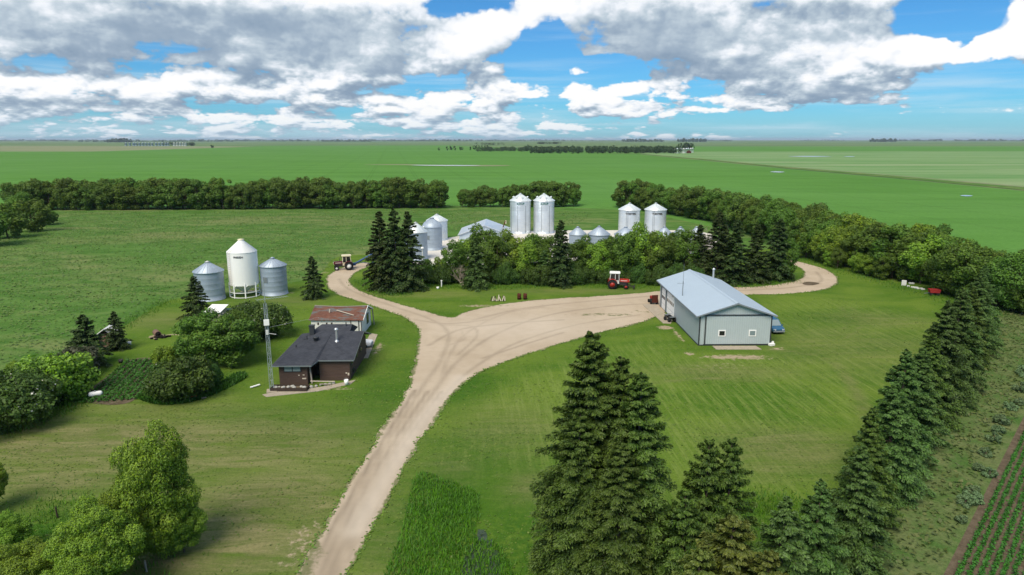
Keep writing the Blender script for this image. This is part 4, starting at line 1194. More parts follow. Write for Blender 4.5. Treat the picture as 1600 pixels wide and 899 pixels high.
def patches(X, Y, s, seed=0.0):
    return np.array([mnoise.noise(Vector((x * s, y * s * 1.6, seed))) for x, y in zip(X, Y)])

rng = np.random.default_rng(5)
# meadow tufts, denser near the camera
mx, my = scatter(gp([(-160, 345), (0, 332), (350, 330), (690, 327), (930, 332), (900, 352), (700, 362), (560, 392), (505, 424), (450, 440), (330, 458), (262, 466), (190, 508), (110, 546), (0, 588), (-160, 650)]), 60000, rng)
pt = patches(mx, my, 0.045, 2.0); pt2 = patches(mx, my, 0.16, 7.0)
keep = rng.random(len(mx)) < 0.55 + 0.6 * pt + 0.5 * pt2
mx, my, pt, pt2 = mx[keep], my[keep], pt[keep], pt2[keep]
mC = np.stack([mx, my, 0.04 + 0.10 * rng.random(len(mx))], 1)
mV, mF = leaf_faces(mC, np.array([0, -0.25, 1.0]) + 0.28 * rng.normal(size=mC.shape), 0.40 * rng.uniform(.5, 1.5, len(mC)), rng, 0.75, 0.3)
mT = np.repeat(np.clip(0.36 + 0.85 * pt + 0.5 * pt2 + 0.06 * rng.normal(size=len(mx)), 0, 1), 4)
tag(link('meadow_grass', np_mesh('meadow_grass', mV, mF, 'grass_meadow', {'tint': ('FLOAT', mT)})), 'tall uncut grass covering the meadow behind the yard', 'grass', kind='stuff')
# reeds in the wet corner by the drive
rx, ry = scatter(smooth_poly(gp([(652, 742), (700, 752), (742, 768), (750, 800), (742, 840), (775, 850), (806, 900), (815, 985), (580, 985), (600, 900), (630, 820)]), 4), 16000, rng)
pd = in_poly(rx, ry, smooth_poly(gp([(742, 822), (740, 850), (722, 880), (715, 985), (790, 985), (782, 890), (765, 845)]), 4))
edge_, _, _ = seg_dist(rx, ry, [tuple(q) for q in smooth_poly(gp([(652, 742), (700, 752), (742, 768), (750, 800), (742, 840), (775, 850), (806, 900), (815, 985), (580, 985), (600, 900), (630, 820)]), 4)])
keep = (~pd & (rng.random(len(rx)) < 0.10 + edge_ / 5.0)) | (rng.random(len(rx)) < 0.5)
rx, ry = rx[keep], ry[keep]
blades('tall_wet_grass', rx, ry, 0.27, 0.09, 'grass_tall', 'lush tall green grass in the wet hollow beside the drive', 'grass', np.clip(0.5 + 0.6 * patches(rx, ry, 0.35), 0, 1), 0, 0.45, 4)
# rough grass under trees and along edges
ex, ey = [], []
for pts, w, n_ in (([(655, 446), (760, 450), (900, 446), (1010, 448)], 1.2, 3000), ([(1100, 446), (1180, 446), (1235, 438)], 1.2, 1500), ([(1245, 402), (1340, 430), (1450, 460), (1560, 490)], 1.6, 3000), ([(40, 800), (110, 815), (110, 900), (230, 890)], 2.0, 1400), ([(1180, 790), (1240, 800), (1200, 870)], 1.2, 1500),
                    ([(860, 900), (1000, 940)], 2.0, 1500), ([(560, 440), (590, 458), (640, 460)], 1.0, 1200), ([(0, 590), (110, 550), (190, 511), (262, 469)], 0.9, 1800), ([(20, 672), (130, 622)], 1.0, 1200)):
    line = smooth_poly(gp(pts), 10, closed=False)
    idx = rng.integers(0, len(line) - 1, n_); tt = rng.random((n_, 1))
    p = line[idx] * (1 - tt) + line[idx + 1] * tt + rng.normal(size=(n_, 2)) * w
    ex.append(p[:, 0]); ey.append(p[:, 1])
ex, ey = np.concatenate(ex), np.concatenate(ey)
blades('rough_grass', ex, ey, 0.32, 0.08, 'grass_tall', 'rough uncut grass at the feet of trees and lawn edges', 'grass', None, 0, 0.5, 6)
# fringe of turf over the drive edge
fp = []
for (x0, y0), (x1, y1) in zip(DRIVE_P, np.roll(DRIVE_P, -1, 0)):
    L = math.hypot(x1 - x0, y1 - y0)
    for k in range(int(L * 9) + 1):
        t_ = rng.random()
        fp.append((x0 + (x1 - x0) * t_ + rng.normal() * .16, y0 + (y1 - y0) * t_ + rng.normal() * .16))
fp = np.array(fp); fp = fp[(fp[:, 1] > 30)]
def flats(name, X, Y, size, mat, label, cat, tone, seed, zr=0.05, tilt=0.3):
    r_ = np.random.default_rng(seed)
    C = np.stack([X, Y, 0.015 + zr * r_.random(len(X))], 1)
    v, f = leaf_faces(C, np.array([0, -.1, 1.0]) + tilt * r_.normal(size=C.shape), size * r_.uniform(.5, 1.6, len(C)), r_, 0.7, 0.25)
    return tag(link(name, np_mesh(name, v, f, mat, {'tint': ('FLOAT', np.repeat(np.clip(tone + .15 * r_.normal(size=len(X)), 0, 1), 4))})), label, cat, kind='stuff')
flats('drive_edge_grass', fp[:, 0], fp[:, 1], 0.20, 'lawn_tuft', 'short grass fringe along both edges of the gravel drive', 'grass', 0.3, 8)
# clover and coarse tufts in the mown lawn: grain for the near ground
lx, ly = scatter(gp([(-200, 680), (0, 605), (200, 560), (430, 480), (640, 470), (1000, 460), (1240, 452), (1450, 480), (1560, 540), (1400, 760), (1300, 990), (100, 990), (-250, 900)]), 60000, rng)
lk = ~in_poly(lx, ly, DRIVE_P) & (rng.random(len(lx)) < 0.45 + 0.9 * patches(lx, ly, 0.10, 11.0))
lx, ly = lx[lk], ly[lk]
lC = np.stack([lx, ly, 0.01 + 0.03 * rng.random(len(lx))], 1)
lV, lF = leaf_faces(lC, np.array([0, 0, 1.0]) + 0.25 * rng.normal(size=lC.shape), 0.13 * rng.uniform(.5, 1.7, len(lC)), rng, 0.8, 0.2)
tag(link('lawn_tufts', np_mesh('lawn_tufts', lV, lF, 'lawn_tuft', {'tint': ('FLOAT', np.repeat(rng.random(len(lx)), 4))})), 'coarse tufts and clover dotted through the mown lawn', 'grass', kind='stuff')
# verge weeds right of the spruce row
vx, vy = scatter([tuple(RX0), tuple(V0 - dn * .8), tuple(V1 - dn * .8), tuple(RX1)], 34000, rng)
pv = patches(vx, vy, 0.22, 4.0)
flats('verge_weeds', vx, vy, 0.30, 'grass_verge', 'mixed weeds and rough grass on the verge right of the spruces', 'weeds', np.clip(0.45 + 0.9 * pv, 0, 1), 9, .22, .4)
# silvery bushes along the bare strip
for i, (px, py, s) in enumerate(((1594, 612, 1.0), (1600, 588, 1.1), (1578, 640, .8), (1566, 662, .9), (1552, 690, .8), (1560, 676, .7), (1540, 712, .7), (1530, 735, .6), (1546, 745, .7), (1516, 772, .7), (1520, 785, .9), (1508, 790, .7), (1590, 632, .7), (1500, 815, .5))):
    if i == 0:
        LIB['silver', 0] = broadleaf('silver', 160, 1.2, 1.7, 14, 1500, 0.17, 'leaf_silver', low=-0.2)
        LIB['silver', 1] = broadleaf('silver', 161, 1.1, 1.9, 14, 1500, 0.17, 'leaf_silver', low=-0.2)
    place('silver_bush', LIB['silver', i % 2], G(px, py), 'low silvery green bush beside the bare soil strip on the right verge', 'bush', 'silvery bushes along the bare strip', s)
# crop rows
def crop_rows(name, a, b, spacing, offs, along, height, wid, label, origin, d, nn, seed, step=0.16, leafs=.22):
    rng_ = np.random.default_rng(seed)
    C, N = [], []
    for o_ in offs:
        m = int((b - a) / step)
        s_ = a + (b - a) * (np.arange(m) + rng_.random(m)) / m
        for q in range(along):
            lat = rng_.normal(size=m) * wid
            C.append(np.stack([origin.x + d.x * s_ + nn.x * (o_ + lat), origin.y + d.y * s_ + nn.y * (o_ + lat), height * rng_.uniform(.35, 1.1, m)], 1))
            N.append(rng_.normal(size=(m, 3)) * .55 + np.array([0, 0, 1]))
    C, N = np.vstack(C), np.vstack(N)
    v, f = leaf_faces(C, N, leafs * rng_.uniform(.7, 1.3, len(C)), rng_, .75)
    me = np_mesh(name, v, f, 'crop_leaf', {'tint': ('FLOAT', np.repeat(np.clip(rng_.normal(.5, .2, len(C)), 0, 1), 4))})
    return tag(link(name, me), label, 'crop', kind='stuff')
crop_rows('row_crop', -4, 60, .62, [.30 + .52 * k for k in range(30)], 7, .24, .075, 'straight rows of young green crop in the corner field at lower right', A0, ddir, dn, 21, .13, .17)
g0, g1 = Vector(G(172, 628)[:2]), Vector(G(236, 562)[:2])
gd = (g1 - g0).normalized(); gn = Vector((gd.y, -gd.x))
crop_rows('garden_rows', 0, (g1 - g0).length, .7, [-2.6 + .72 * k for k in range(8)], 7, .26, .14, 'green vegetable rows of the garden bed between the bushes', g0, gd, gn, 22, .14)
bx_, by_ = scatter(smooth_poly(gp([(215, 622), (250, 633), (300, 628), (345, 612), (385, 590), (372, 585), (330, 606), (290, 615), (240, 615)]), 4), 3500, rng)
blades('bed_cover', bx_, by_, 0.35, 0.22, 'crop_leaf', 'low leafy ground cover along the front of the shrub bed', 'ground cover', .4, 0, .7, 12)

# ================================================================== buildings and machines
def m_galv(name, c, metal, rough, rings=0.0):
    def build(t, b):
        P = objpos(t)
        x, y, z = t.sep(P)
        n = t.noise(t.vmath('MULTIPLY', P, (1.2, 1.2, 5.0)), 1.0, 5, 0.65)
        sheetn = t.node('ShaderNodeTexWhiteNoise', {'Vector': t.xyz(t.math('FLOOR', t.math('MULTIPLY', t.math('ARCTAN2', y, x), 1.6)), t.math('FLOOR', t.math('MULTIPLY', z, 0.9)), 0)}).outputs[0]
        v = t.math('ADD', t.math('MULTIPLY', n, 0.5), t.math('MULTIPLY', sheetn, 0.35))
        t.put(b, 'Base Color', t.mix(v, tuple(q * .80 for q in c), tuple(min(1, q * 1.15) for q in c)))
        t.put(b, 'Metallic', metal)
        if rings:
            w = t.math('SINE', t.math('MULTIPLY', z, 2 * PI / rings))
            bump(t, b, w, 0.35, 0.02)
    return material(name, build, rough, 0.5)
m_galv('galvanised_bright', (0.74, 0.79, 0.82), 0.6, 0.34, 0.2)
m_galv('galvanised_dull', (0.33, 0.40, 0.48), 0.25, 0.5, 0.2)
m_galv('galvanised_roof', (0.40, 0.47, 0.55), 0.25, 0.5)
m_galv('galvanised_shine', (0.74, 0.79, 0.80), 0.3, 0.36)
plain('white_paint', (0.88, 0.88, 0.86), 0.5, 0.4, 0, 0.04)
plain('white_worn', (0.62, 0.63, 0.61), 0.7, 0.3, 0, 0.18, 5)
plain('black_print', (0.03, 0.03, 0.035), 0.7)
plain('green_print', (0.02, 0.13, 0.08), 0.7)
plain('dark_trim', (0.035, 0.040, 0.045), 0.6)
plain('steel_grey', (0.22, 0.25, 0.27), 0.5, 0.5, 0.4)
plain('tower_steel', (0.36, 0.42, 0.43), 0.5, 0.5, 0.3)
plain('rubber', (0.018, 0.018, 0.018), 0.85, 0.2)
plain('red_paint', (0.42, 0.035, 0.022), 0.4, 0.5, 0, 0.2)
plain('orange_red', (0.62, 0.10, 0.03), 0.45, 0.5, 0, 0.15)
plain('maroon_paint', (0.115, 0.012, 0.018), 0.45, 0.5, 0, 0.25)
plain('wagon_red', (0.28, 0.022, 0.020), 0.6, 0.3, 0, 0.25)
plain('rust_dark', (0.085, 0.026, 0.018), 0.9, 0.1, 0, 0.45, 6)
plain('blue_metal', (0.02, 0.075, 0.21), 0.5, 0.4, 0, 0.2)
plain('cream_paint', (0.70, 0.64, 0.45), 0.5)
plain('orange_plastic', (0.75, 0.10, 0.025), 0.5)
plain('wood_grey', (0.30, 0.27, 0.23), 0.9, 0.1, 0, 0.3, 5)
plain('wood_dark', (0.055, 0.042, 0.034), 0.9, 0.1, 0, 0.3, 5)
plain('wood_pale', (0.52, 0.46, 0.37), 0.9, 0.1, 0, 0.25, 5)
plain('rock', (0.40, 0.39, 0.35), 0.9, 0.1, 0, 0.3, 3)
plain('engine_dark', (0.05, 0.045, 0.045), 0.6, 0.4, 0.2)
plain('chimney_metal', (0.55, 0.57, 0.58), 0.35, 0.5, 0.6)
plain('green_dark', (0.018, 0.060, 0.050), 0.7)
plain('ash', (0.02, 0.018, 0.017), 0.95, 0.1)
plain('brown_log', (0.20, 0.13, 0.10), 0.95, 0.1, 0, 0.3, 5)
plain('van_blue', (0.030, 0.125, 0.235), 0.25, 0.6, 0.2, 0.03)
plain('car_white', (0.75, 0.76, 0.76), 0.3, 0.6, 0, 0.03)
plain('bumper_grey', (0.22, 0.25, 0.28), 0.5)
plain('lamp_clear', (0.72, 0.74, 0.75), 0.15, 0.6)
plain('concrete_slab', (0.37, 0.32, 0.25), 0.95, 0.1, 0, 0.28, 1.6)
def m_glass(t, b):
    t.put(b, 'Base Color', (0.012, 0.015, 0.018, 1))
material('dark_glass', m_glass, 0.08, 0.6)
def m_glassl(t, b):
    t.put(b, 'Base Color', (0.20, 0.26, 0.28, 1))
material('pale_glass', m_glassl, 0.08, 0.7)
def m_ribbed(name, c, step, axis=0, amt=0.10, rough=0.5):
    def build(t, b):
        P = objpos(t)
        s = t.sep(P)[axis]
        fr = t.math('FRACT', t.math('DIVIDE', s, step))
        rib = t.remap(t.math('ABSOLUTE', t.math('SUBTRACT', fr, 0.5)), 0.36, 0.46)
        n = t.noise(P, 0.7, 5, 0.6)
        base = t.mix(n, tuple(q * 0.93 for q in c), tuple(min(1, q * 1.06) for q in c))
        t.put(b, 'Base Color', t.mix(t.math('MULTIPLY', rib, amt), base, tuple(q * .55 for q in c)))
        bump(t, b, rib, 0.5, 0.03)
    return material(name, build, rough, 0.4)
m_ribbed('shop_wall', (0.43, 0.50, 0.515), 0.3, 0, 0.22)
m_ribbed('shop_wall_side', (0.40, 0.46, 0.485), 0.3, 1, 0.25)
m_ribbed('shop_roof', (0.41, 0.50, 0.58), 0.3, 1, 0.16)
m_ribbed('quonset_wall', (0.46, 0.55, 0.63), 0.4, 0, 0.2)
def m_siding(t, b):
    P = objpos(t)
    z = t.sep(P)[2]
    fr = t.math('FRACT', t.math('DIVIDE', z, 0.21))
    n = t.noise(t.vmath('MULTIPLY', P, (1.0, 1.0, 6.0)), 1.2, 5, 0.65)
    c = t.mix(n, (0.064, 0.040, 0.032), (0.112, 0.073, 0.058))
    t.put(b, 'Base Color', t.mix(t.remap(fr, 0.0, 0.14, 0.75, 0.0), c, (0.02, 0.012, 0.01)))
    bump(t, b, fr, 0.6, 0.03)
material('brown_siding', m_siding, 0.75, 0.3)
def m_shingle(name, c1, c2, rust=False):
    def build(t, b):
        P = objpos(t)
        br = t.node('ShaderNodeTexBrick', {'Vector': P, 'Color1': (*c1, 1), 'Color2': (*c2, 1), 'Mortar': tuple(q * .6 for q in c1) + (1,), 'Scale': 1.0, 'Mortar Size': 0.012, 'Brick Width': 0.34, 'Row Height': 0.16})
        n = t.noise(P, 1.0, 6, 0.7)
        c = t.mix(t.remap(n, 0.3, 0.7, 0, 0.35), br.outputs[0], tuple(q * 1.6 for q in c2))
        if rust:
            n2 = t.noise(t.vmath('MULTIPLY', P, (0.45, 1.1, 1.0)), 1.0, 6, 0.7, 0.5)
            c = t.mix(t.remap(n2, 0.50, 0.57), c, (0.13, 0.13, 0.125))
            c = t.mix(t.remap(n2, 0.36, 0.30), c, (0.16, 0.12, 0.10))
        t.put(b, 'Base Color', c)
        bump(t, b, t.node('ShaderNodeRGBToBW', {0: br.outputs[0]}).outputs[0], 0.3, 0.02)
    return material(name, build, 0.9, 0.15)
m_shingle('dark_shingle', (0.036, 0.040, 0.050), (0.056, 0.060, 0.072))
m_shingle('rusty_shingle', (0.115, 0.050, 0.036), (0.165, 0.080, 0.056), True)
def m_peel(t, b):
    P = objpos(t)
    n = t.noise(P, 1.4, 6, 0.75)
    t.put(b, 'Base Color', t.mix(t.remap(n, 0.60, 0.66), (0.70, 0.71, 0.69), (0.30, 0.25, 0.22)))
material('peeling_white', m_peel, 0.8, 0.2)

def text_mesh(body, height, depth, mat, R=None, name='lettering'):
    cu = bpy.data.curves.new(name, 'FONT')
    cu.body = body; cu.size = height * 1.35; cu.align_x = 'CENTER'; cu.align_y = 'CENTER'; cu.extrude = depth; cu.offset = height * 0.03
    o = bpy.data.objects.new(name, cu); COL.objects.link(o)
    bpy.context.view_layer.update()
    me = bpy.data.meshes.new_from_object(o.evaluated_get(bpy.context.evaluated_depsgraph_get()))
    bpy.data.objects.remove(o); bpy.data.curves.remove(cu)
    for v in me.vertices:          # stands up facing -Y, wrapped round a wall of radius R
        x, y, z = v.co
        if R: a = x / R; v.co = ((R + z) * math.sin(a), -(R + z) * math.cos(a), y)
        else: v.co = (x, -z, y)
    me.materials.clear(); me.materials.append(MATS[mat])
    me.name = name
    return me

def grain_bin(loc, R, hw, hr, label, wall='galvanised_dull', roof='galvanised_roof', ribs=20, cap=0.35, stiff=0, text=None, tcol='black_print', ladder=None, door=True, vents=0, rz=0.0, group=None, dome=False, hatch=False, tang=0.0):
    e = empty('grain_bin', loc, rz, label, 'grain bin', group)
    mb = MB(); prof = [(R * 1.03, 0), (R * 1.03, 0.12), (R, 0.121)]
    nr = int(hw / 0.85)
    for k in range(nr):
        z = 0.13 + (hw - .13) * (k + 1) / nr
        prof += [(R, z - 0.10), (R + 0.010, z - 0.05), (R, z)]
    mb.lathe(prof, 48); mb.build('wall', wall, e)
    mr = MB()
    if dome:
        mr.lathe([(R * 1.05, hw - .06), (R * 1.05, hw), (R * .80, hw + hr * .5), (cap, hw + hr)], 40)
    else:
        mr.lathe([(R * 1.0, hw - .10), (R * 1.06, hw - .08), (R * 1.06, hw + 0.02), (cap, hw + hr)], 48)
    for k in range(ribs):
        a = 2 * PI * (k + .5) / ribs
        c, s = math.cos(a), math.sin(a)
        if dome:
            mr.bar((R * .80 * c, R * .80 * s, hw + hr * .5 + .02), (cap * c, cap * s, hw + hr + .02), .06)
            mr.bar((R * 1.05 * c, R * 1.05 * s, hw + .02), (R * .80 * c, R * .80 * s, hw + hr * .5 + .02), .06)
        else:
            mr.bar((R * 1.06 * c, R * 1.06 * s, hw + .035), (cap * c, cap * s, hw + hr + .02), .06)
    ro = mr.build('roof', roof, e)
    mc = MB(); mc.lathe([(cap + .02, hw + hr - .04), (cap + .02, hw + hr + .14), (cap + .12, hw + hr + .15), (0.02, hw + hr + .34)], 16); mc.build('roof_cap', 'white_worn' if hatch else roof, ro)
    if vents:
        for k in range(vents):
            a = 2 * PI * k / vents + .25
            f = .72; p = Vector((R * f * math.cos(a), R * f * math.sin(a), hw + hr * (1 - f)))
            MB().cyl(p, p + Vector((0, 0, .55)), .17, .17, 8).lathe([(.27, .5), (.27, .6), (.02, .72)], 8, p).build('roof_vent', roof, ro)
    if stiff:
        ms = MB()
        for k in range(stiff):
            a = 2 * PI * (k + .5) / stiff
            c, s = math.cos(a), math.sin(a)
            ms.box(((R + .03) * c, (R + .03) * s, hw * .44), (.06, .10, hw * .84), a)
        ms.build('wall_stiffeners', 'steel_grey', e)
    if ladder is not None:
        ml = MB(); c, s = math.cos(ladder), math.sin(ladder)
        def P(d, w, z): return (c * d - s * w, s * d + c * w, z)
        for w in (-.24, .24): ml.tube([P(R + .2, w, .6), P(R + .2, w, hw - .05), P(R * .5, w, hw + hr * .55)], .03, n=5)
        z = .7
        while z < hw: ml.tube([P(R + .2, -.24, z), P(R + .2, .24, z)], .02, n=4); z += .4
        ml.build('ladder', 'steel_grey', e)
    if door:
        d = MB(); a = -PI / 2 - .35
        d.box(((R + .03) * math.cos(a), (R + .03) * math.sin(a), hw * .56), (.08, .85, .95), a)
        d.build('access_door', 'steel_grey', e)
    if text:
        link('lettering', text_mesh(text[0], text[1], .02, tcol, R + .06), e).location.z = hw - text[2]
        e.children[-1].rotation_euler.z = tang
    return e

def foot(px, py, R):
    g = G(px, py); return Vector((g.x, g.y, 0)) * (1 + R / g.y)
def depth(Y, z=13.5): return Y * math.cos(PITCH) + (CAM_H - z) * math.sin(PITCH)

def bin_at(px, pyf, pye, pya, R, label, **k):
    """wall foot seen at pyf, eave corner at pye, apex at pya"""
    p = foot(px, pyf, R)
    hw = height_at(px, pye, p.y); ha = height_at(px, pya, p.y)
    return grain_bin(p, R, hw, ha - hw - .3, label, **k)
bin_at(330, 472, 423.5, 408, 2.4, 'blue grey steel bin half hidden by the broad dark spruce', ladder=None, ribs=18, hatch=True)
bin_at(430, 463.5, 414.5, 402, 2.25, 'blue grey steel bin with dented hoops right of the white hopper bin', ribs=18)
# white hopper bin on legs
def hopper_bin():
    R = 2.5
    p = foot(384, 467, R)
    he, ha = height_at(380, 392.5, p.y), height_at(380, 375, p.y)
    hb = height_at(380, 447, p.y - R)
    e = empty('hopper_bin', p, 0, 'tall white hopper bin on open legs with black lettering', 'hopper bin')
    MB().lathe([(R, hb - .1), (R, he)], 48).build('wall', 'white_paint', e)
    r = MB().lathe([(R * 1.02, he - .05), (R * 1.02, he), (.5, ha - .15), (.5, ha)], 48).build('roof', 'white_paint', e)
    MB().lathe([(.52, ha - .02), (.55, ha + .12), (.02, ha + .22)], 16).build('roof_cap', 'cream_paint', r)
    MB().lathe([(R * .985, hb + .02), (.35, .75), (.35, .6)], 40).build('cone', 'white_worn', e)
    for k in range(8):
        a = 2 * PI * (k + .5) / 8
        c, s = math.cos(a), math.sin(a)
        MB().bar((R * c, R * s, 0), (R * c, R * s, hb + .3), .16).bar((R * c, R * s, hb - .35), (R * math.cos(a + .22), R * math.sin(a + .22), hb), .1).build('leg', 'white_paint', e)
    for z in (.12, .95):
        m = MB()
        for k in range(24):
            a0, a1 = 2 * PI * k / 24, 2 * PI * (k + 1) / 24
            m.bar((R * math.cos(a0), R * math.sin(a0), z), (R * math.cos(a1), R * math.sin(a1), z), .10)
        m.build('base_ring', 'white_paint', e)
    ml = MB(); a = -PI / 2 - .58
    c, s = math.cos(a), math.sin(a)
    P = lambda d, w, z: (c * d - s * w, s * d + c * w, z)
    for w in (-.26, .26): ml.tube([P(R + .18, w, 1.2), P(R + .18, w, he), P(R * .4, w, he + (ha - he) * .6)], .025, n=5)
    z = 1.3
    while z < he: ml.tube([P(R + .18, -.26, z), P(R + .18, .26, z)], .02, n=4); z += .38
    ml.build('ladder', 'wood_pale', e)
    t = link('lettering', text_mesh('FRIESEN', .34, .015, 'black_print', R + .02), e); t.location.z = he - .75; t.rotation_euler.z = .10
hopper_bin()
# bins behind the three tall spruces
bin_at(651, 408, 362, 347, 2.6, 'grey bin with white roof partly behind the rightmost of three tall spruces', wall='galvanised_dull', roof='galvanised_shine', ribs=14, vents=1, hatch=True)
bin_at(676, 392, 354, 340, 2.45, 'grey bin with ringed wall and stepped dome roof, middle of the three clustered bins', wall='galvanised_dull', roof='galvanised_roof', ribs=20, dome=True, cap=.5)
bin_at(683.5, 377, 344.5, 334.5, 2.85, 'pale bin standing rearmost of the three clustered bins', wall='galvanised_bright', roof='galvanised_shine', ribs=18, cap=.5)
# tall pair, wide pair
tl = ['very tall shiny bin, left of the tall pair, with black seam lines', 'very tall shiny bin, right of the tall pair, against the short shelterbelt']
for i, px in enumerate((813, 849.5)):
    bin_at(px, 366, 313.5, 302, 3.05, tl[i], wall='galvanised_bright', roof='galvanised_shine', ribs=24, stiff=8, text=('SUKUP', .55, .75), tcol='green_print', vents=8, group='tall pair of shiny bins', door=False, tang=.12)
tw = ['wide shiny bin with black lettering, left of the wide pair behind the poplar', 'wide shiny bin with black lettering, right of the wide pair']
for i, px in enumerate((982, 1022.5)):
    bin_at(px, 372, 327.5, 317, 3.0, tw[i], wall='galvanised_bright', roof='galvanised_shine', ribs=20, text=('WESTEEL', .55, 1.0), ladder=-PI / 2 - .35, group='wide pair of shiny bins', door=False, tang=.32)
for px, hwp, pye, pya, lab in ((902, 13.5, 366, 354, 'small cone roofed bin peeking over the trees, leftmost of its row'), (935, 17, 366, 353, 'cone roofed bin peeking over the trees, second of its row'), (976, 17, 366, 354, 'cone roofed bin in front of the left wide bin'), (999, 12, 366.5, 357, 'low cone roofed bin between the two wide bins'),
                                   (1036, 14, 367, 353.5, 'greenish cone roofed bin right of the airy poplar'), (1061, 13, 367, 354, 'cone roofed bin beside the pale dead tree'), (1086, 11, 367, 354, 'cone roofed bin half hidden behind the dark spruces')):
    R = hwp / FPX * depth(160, 5)
    bin_at(px, 402, pye, pya, R, lab, wall='galvanised_dull', roof='galvanised_roof', ribs=16, group='row of small cone roofed bins', door=False)

# low gabled shed in the yard, glimpsed between the trees
def gable_shed():
    p = G(757, 382); W2, L = 6.6, 14
    zr, ze = height_at(757, 352.5, p.y), height_at(720, 367, p.y)
    e = empty('gable_shed', (p.x, p.y, 0), 0, 'low wide pale blue shed with shallow gable roof behind the tree row', 'shed')
    MB().prism([(-W2, 0), (W2, 0), (W2, ze - .1), (0, zr - .12), (-W2, ze - .1)], 'Y', 0, L).build('wall', 'quonset_wall', e)
    MB().prism([(-W2 - .4, ze - .2), (0, zr - .1), (W2 + .4, ze - .2), (W2 + .4, ze), (0, zr + .1), (-W2 - .4, ze)], 'Y', -.4, L + .4).build('roof', 'galvanised_bright', e)
    MB().box((0, -.03, 1.6), (4.2, .08, 3.2)).build('door', 'white_worn', e)
gable_shed()
def small_white_roof():
    p = G(824, 414)
    z = height_at(824, 388, p.y)
    e = empty('small_shed', (p.x, p.y, 0), .1, 'small grey shed with white roof glimpsed below the right tall bin', 'shed')
    MB().box((0, 1.2, z / 2), (2.0, 2.4, z)).build('wall', 'steel_grey', e)
    MB().prism([(-1.2, z), (1.2, z), (1.2, z + .12), (0, z + .7), (-1.2, z + .12)], 'Y', -.2, 2.6).build('roof', 'white_paint', e)
small_white_roof()
def field_auger(p0, p1, label, mat, tipmat, wheels=True, r=.14):
    p0, p1 = Vector(p0), Vector(p1)
    e = empty('grain_auger', (p0.x, p0.y, 0), 0, label, 'auger')
    a, b = p0 - e.location, p1 - e.location
    MB().cyl(a, b, r, r, 10).build('tube', mat, e)
    d = (b - a).normalized()
    MB().box(a + Vector((0, 0, .05)), (.9, .8, .5)).build('intake_hopper', mat, e)
    MB().cyl(b, b + Vector((d.x * .3, d.y * .3, -.9)), r * 1.3, r * 1.1, 8).build('spout', tipmat, e)
    m = a.lerp(b, .45); n_ = Vector((-d.y, d.x, 0)).normalized() * .9
    MB().bar(m, Vector((m.x, m.y, .45)) + n_, .08).bar(m, Vector((m.x, m.y, .45)) - n_, .08).bar(a.lerp(b, .12), Vector((m.x, m.y, .5)) + n_ * .8, .06).bar(a.lerp(b, .12), Vector((m.x, m.y, .5)) - n_ * .8, .06).build('undercarriage', mat, e)
    for s in (1, -1):
        c = Vector((m.x, m.y, .38)) + n_ * s
        w = MB(); q = n_.normalized()
        w.cyl(c - q * .1, c + q * .1, .38, .38, 16).build('wheel', 'rubber', e)
pa = G(783, 374); pb = Vector((G(790, 374).x, pa.y + .4, height_at(790, 345, pa.y)))
field_auger(pa + Vector((-.6, -1.0, .4)), pb, 'thin rusty auger rising beside the gabled shed and left tall bin', 'rust_dark', 'cream_paint')
pv_ = G(660.5, 412)
e = empty('vent_post', pv_, 0, 'white capped vent post at the foot of the clustered grey bins', 'post')
zt = height_at(660, 386, pv_.y)
MB().cyl((0, 0, 0), (0, 0, zt - .3), .10, n=10).build('post', 'white_worn', e); MB().lathe([(.35, zt - .35), (.35, zt - .1), (.05, zt)], 12).build('cap', 'white_paint', e)

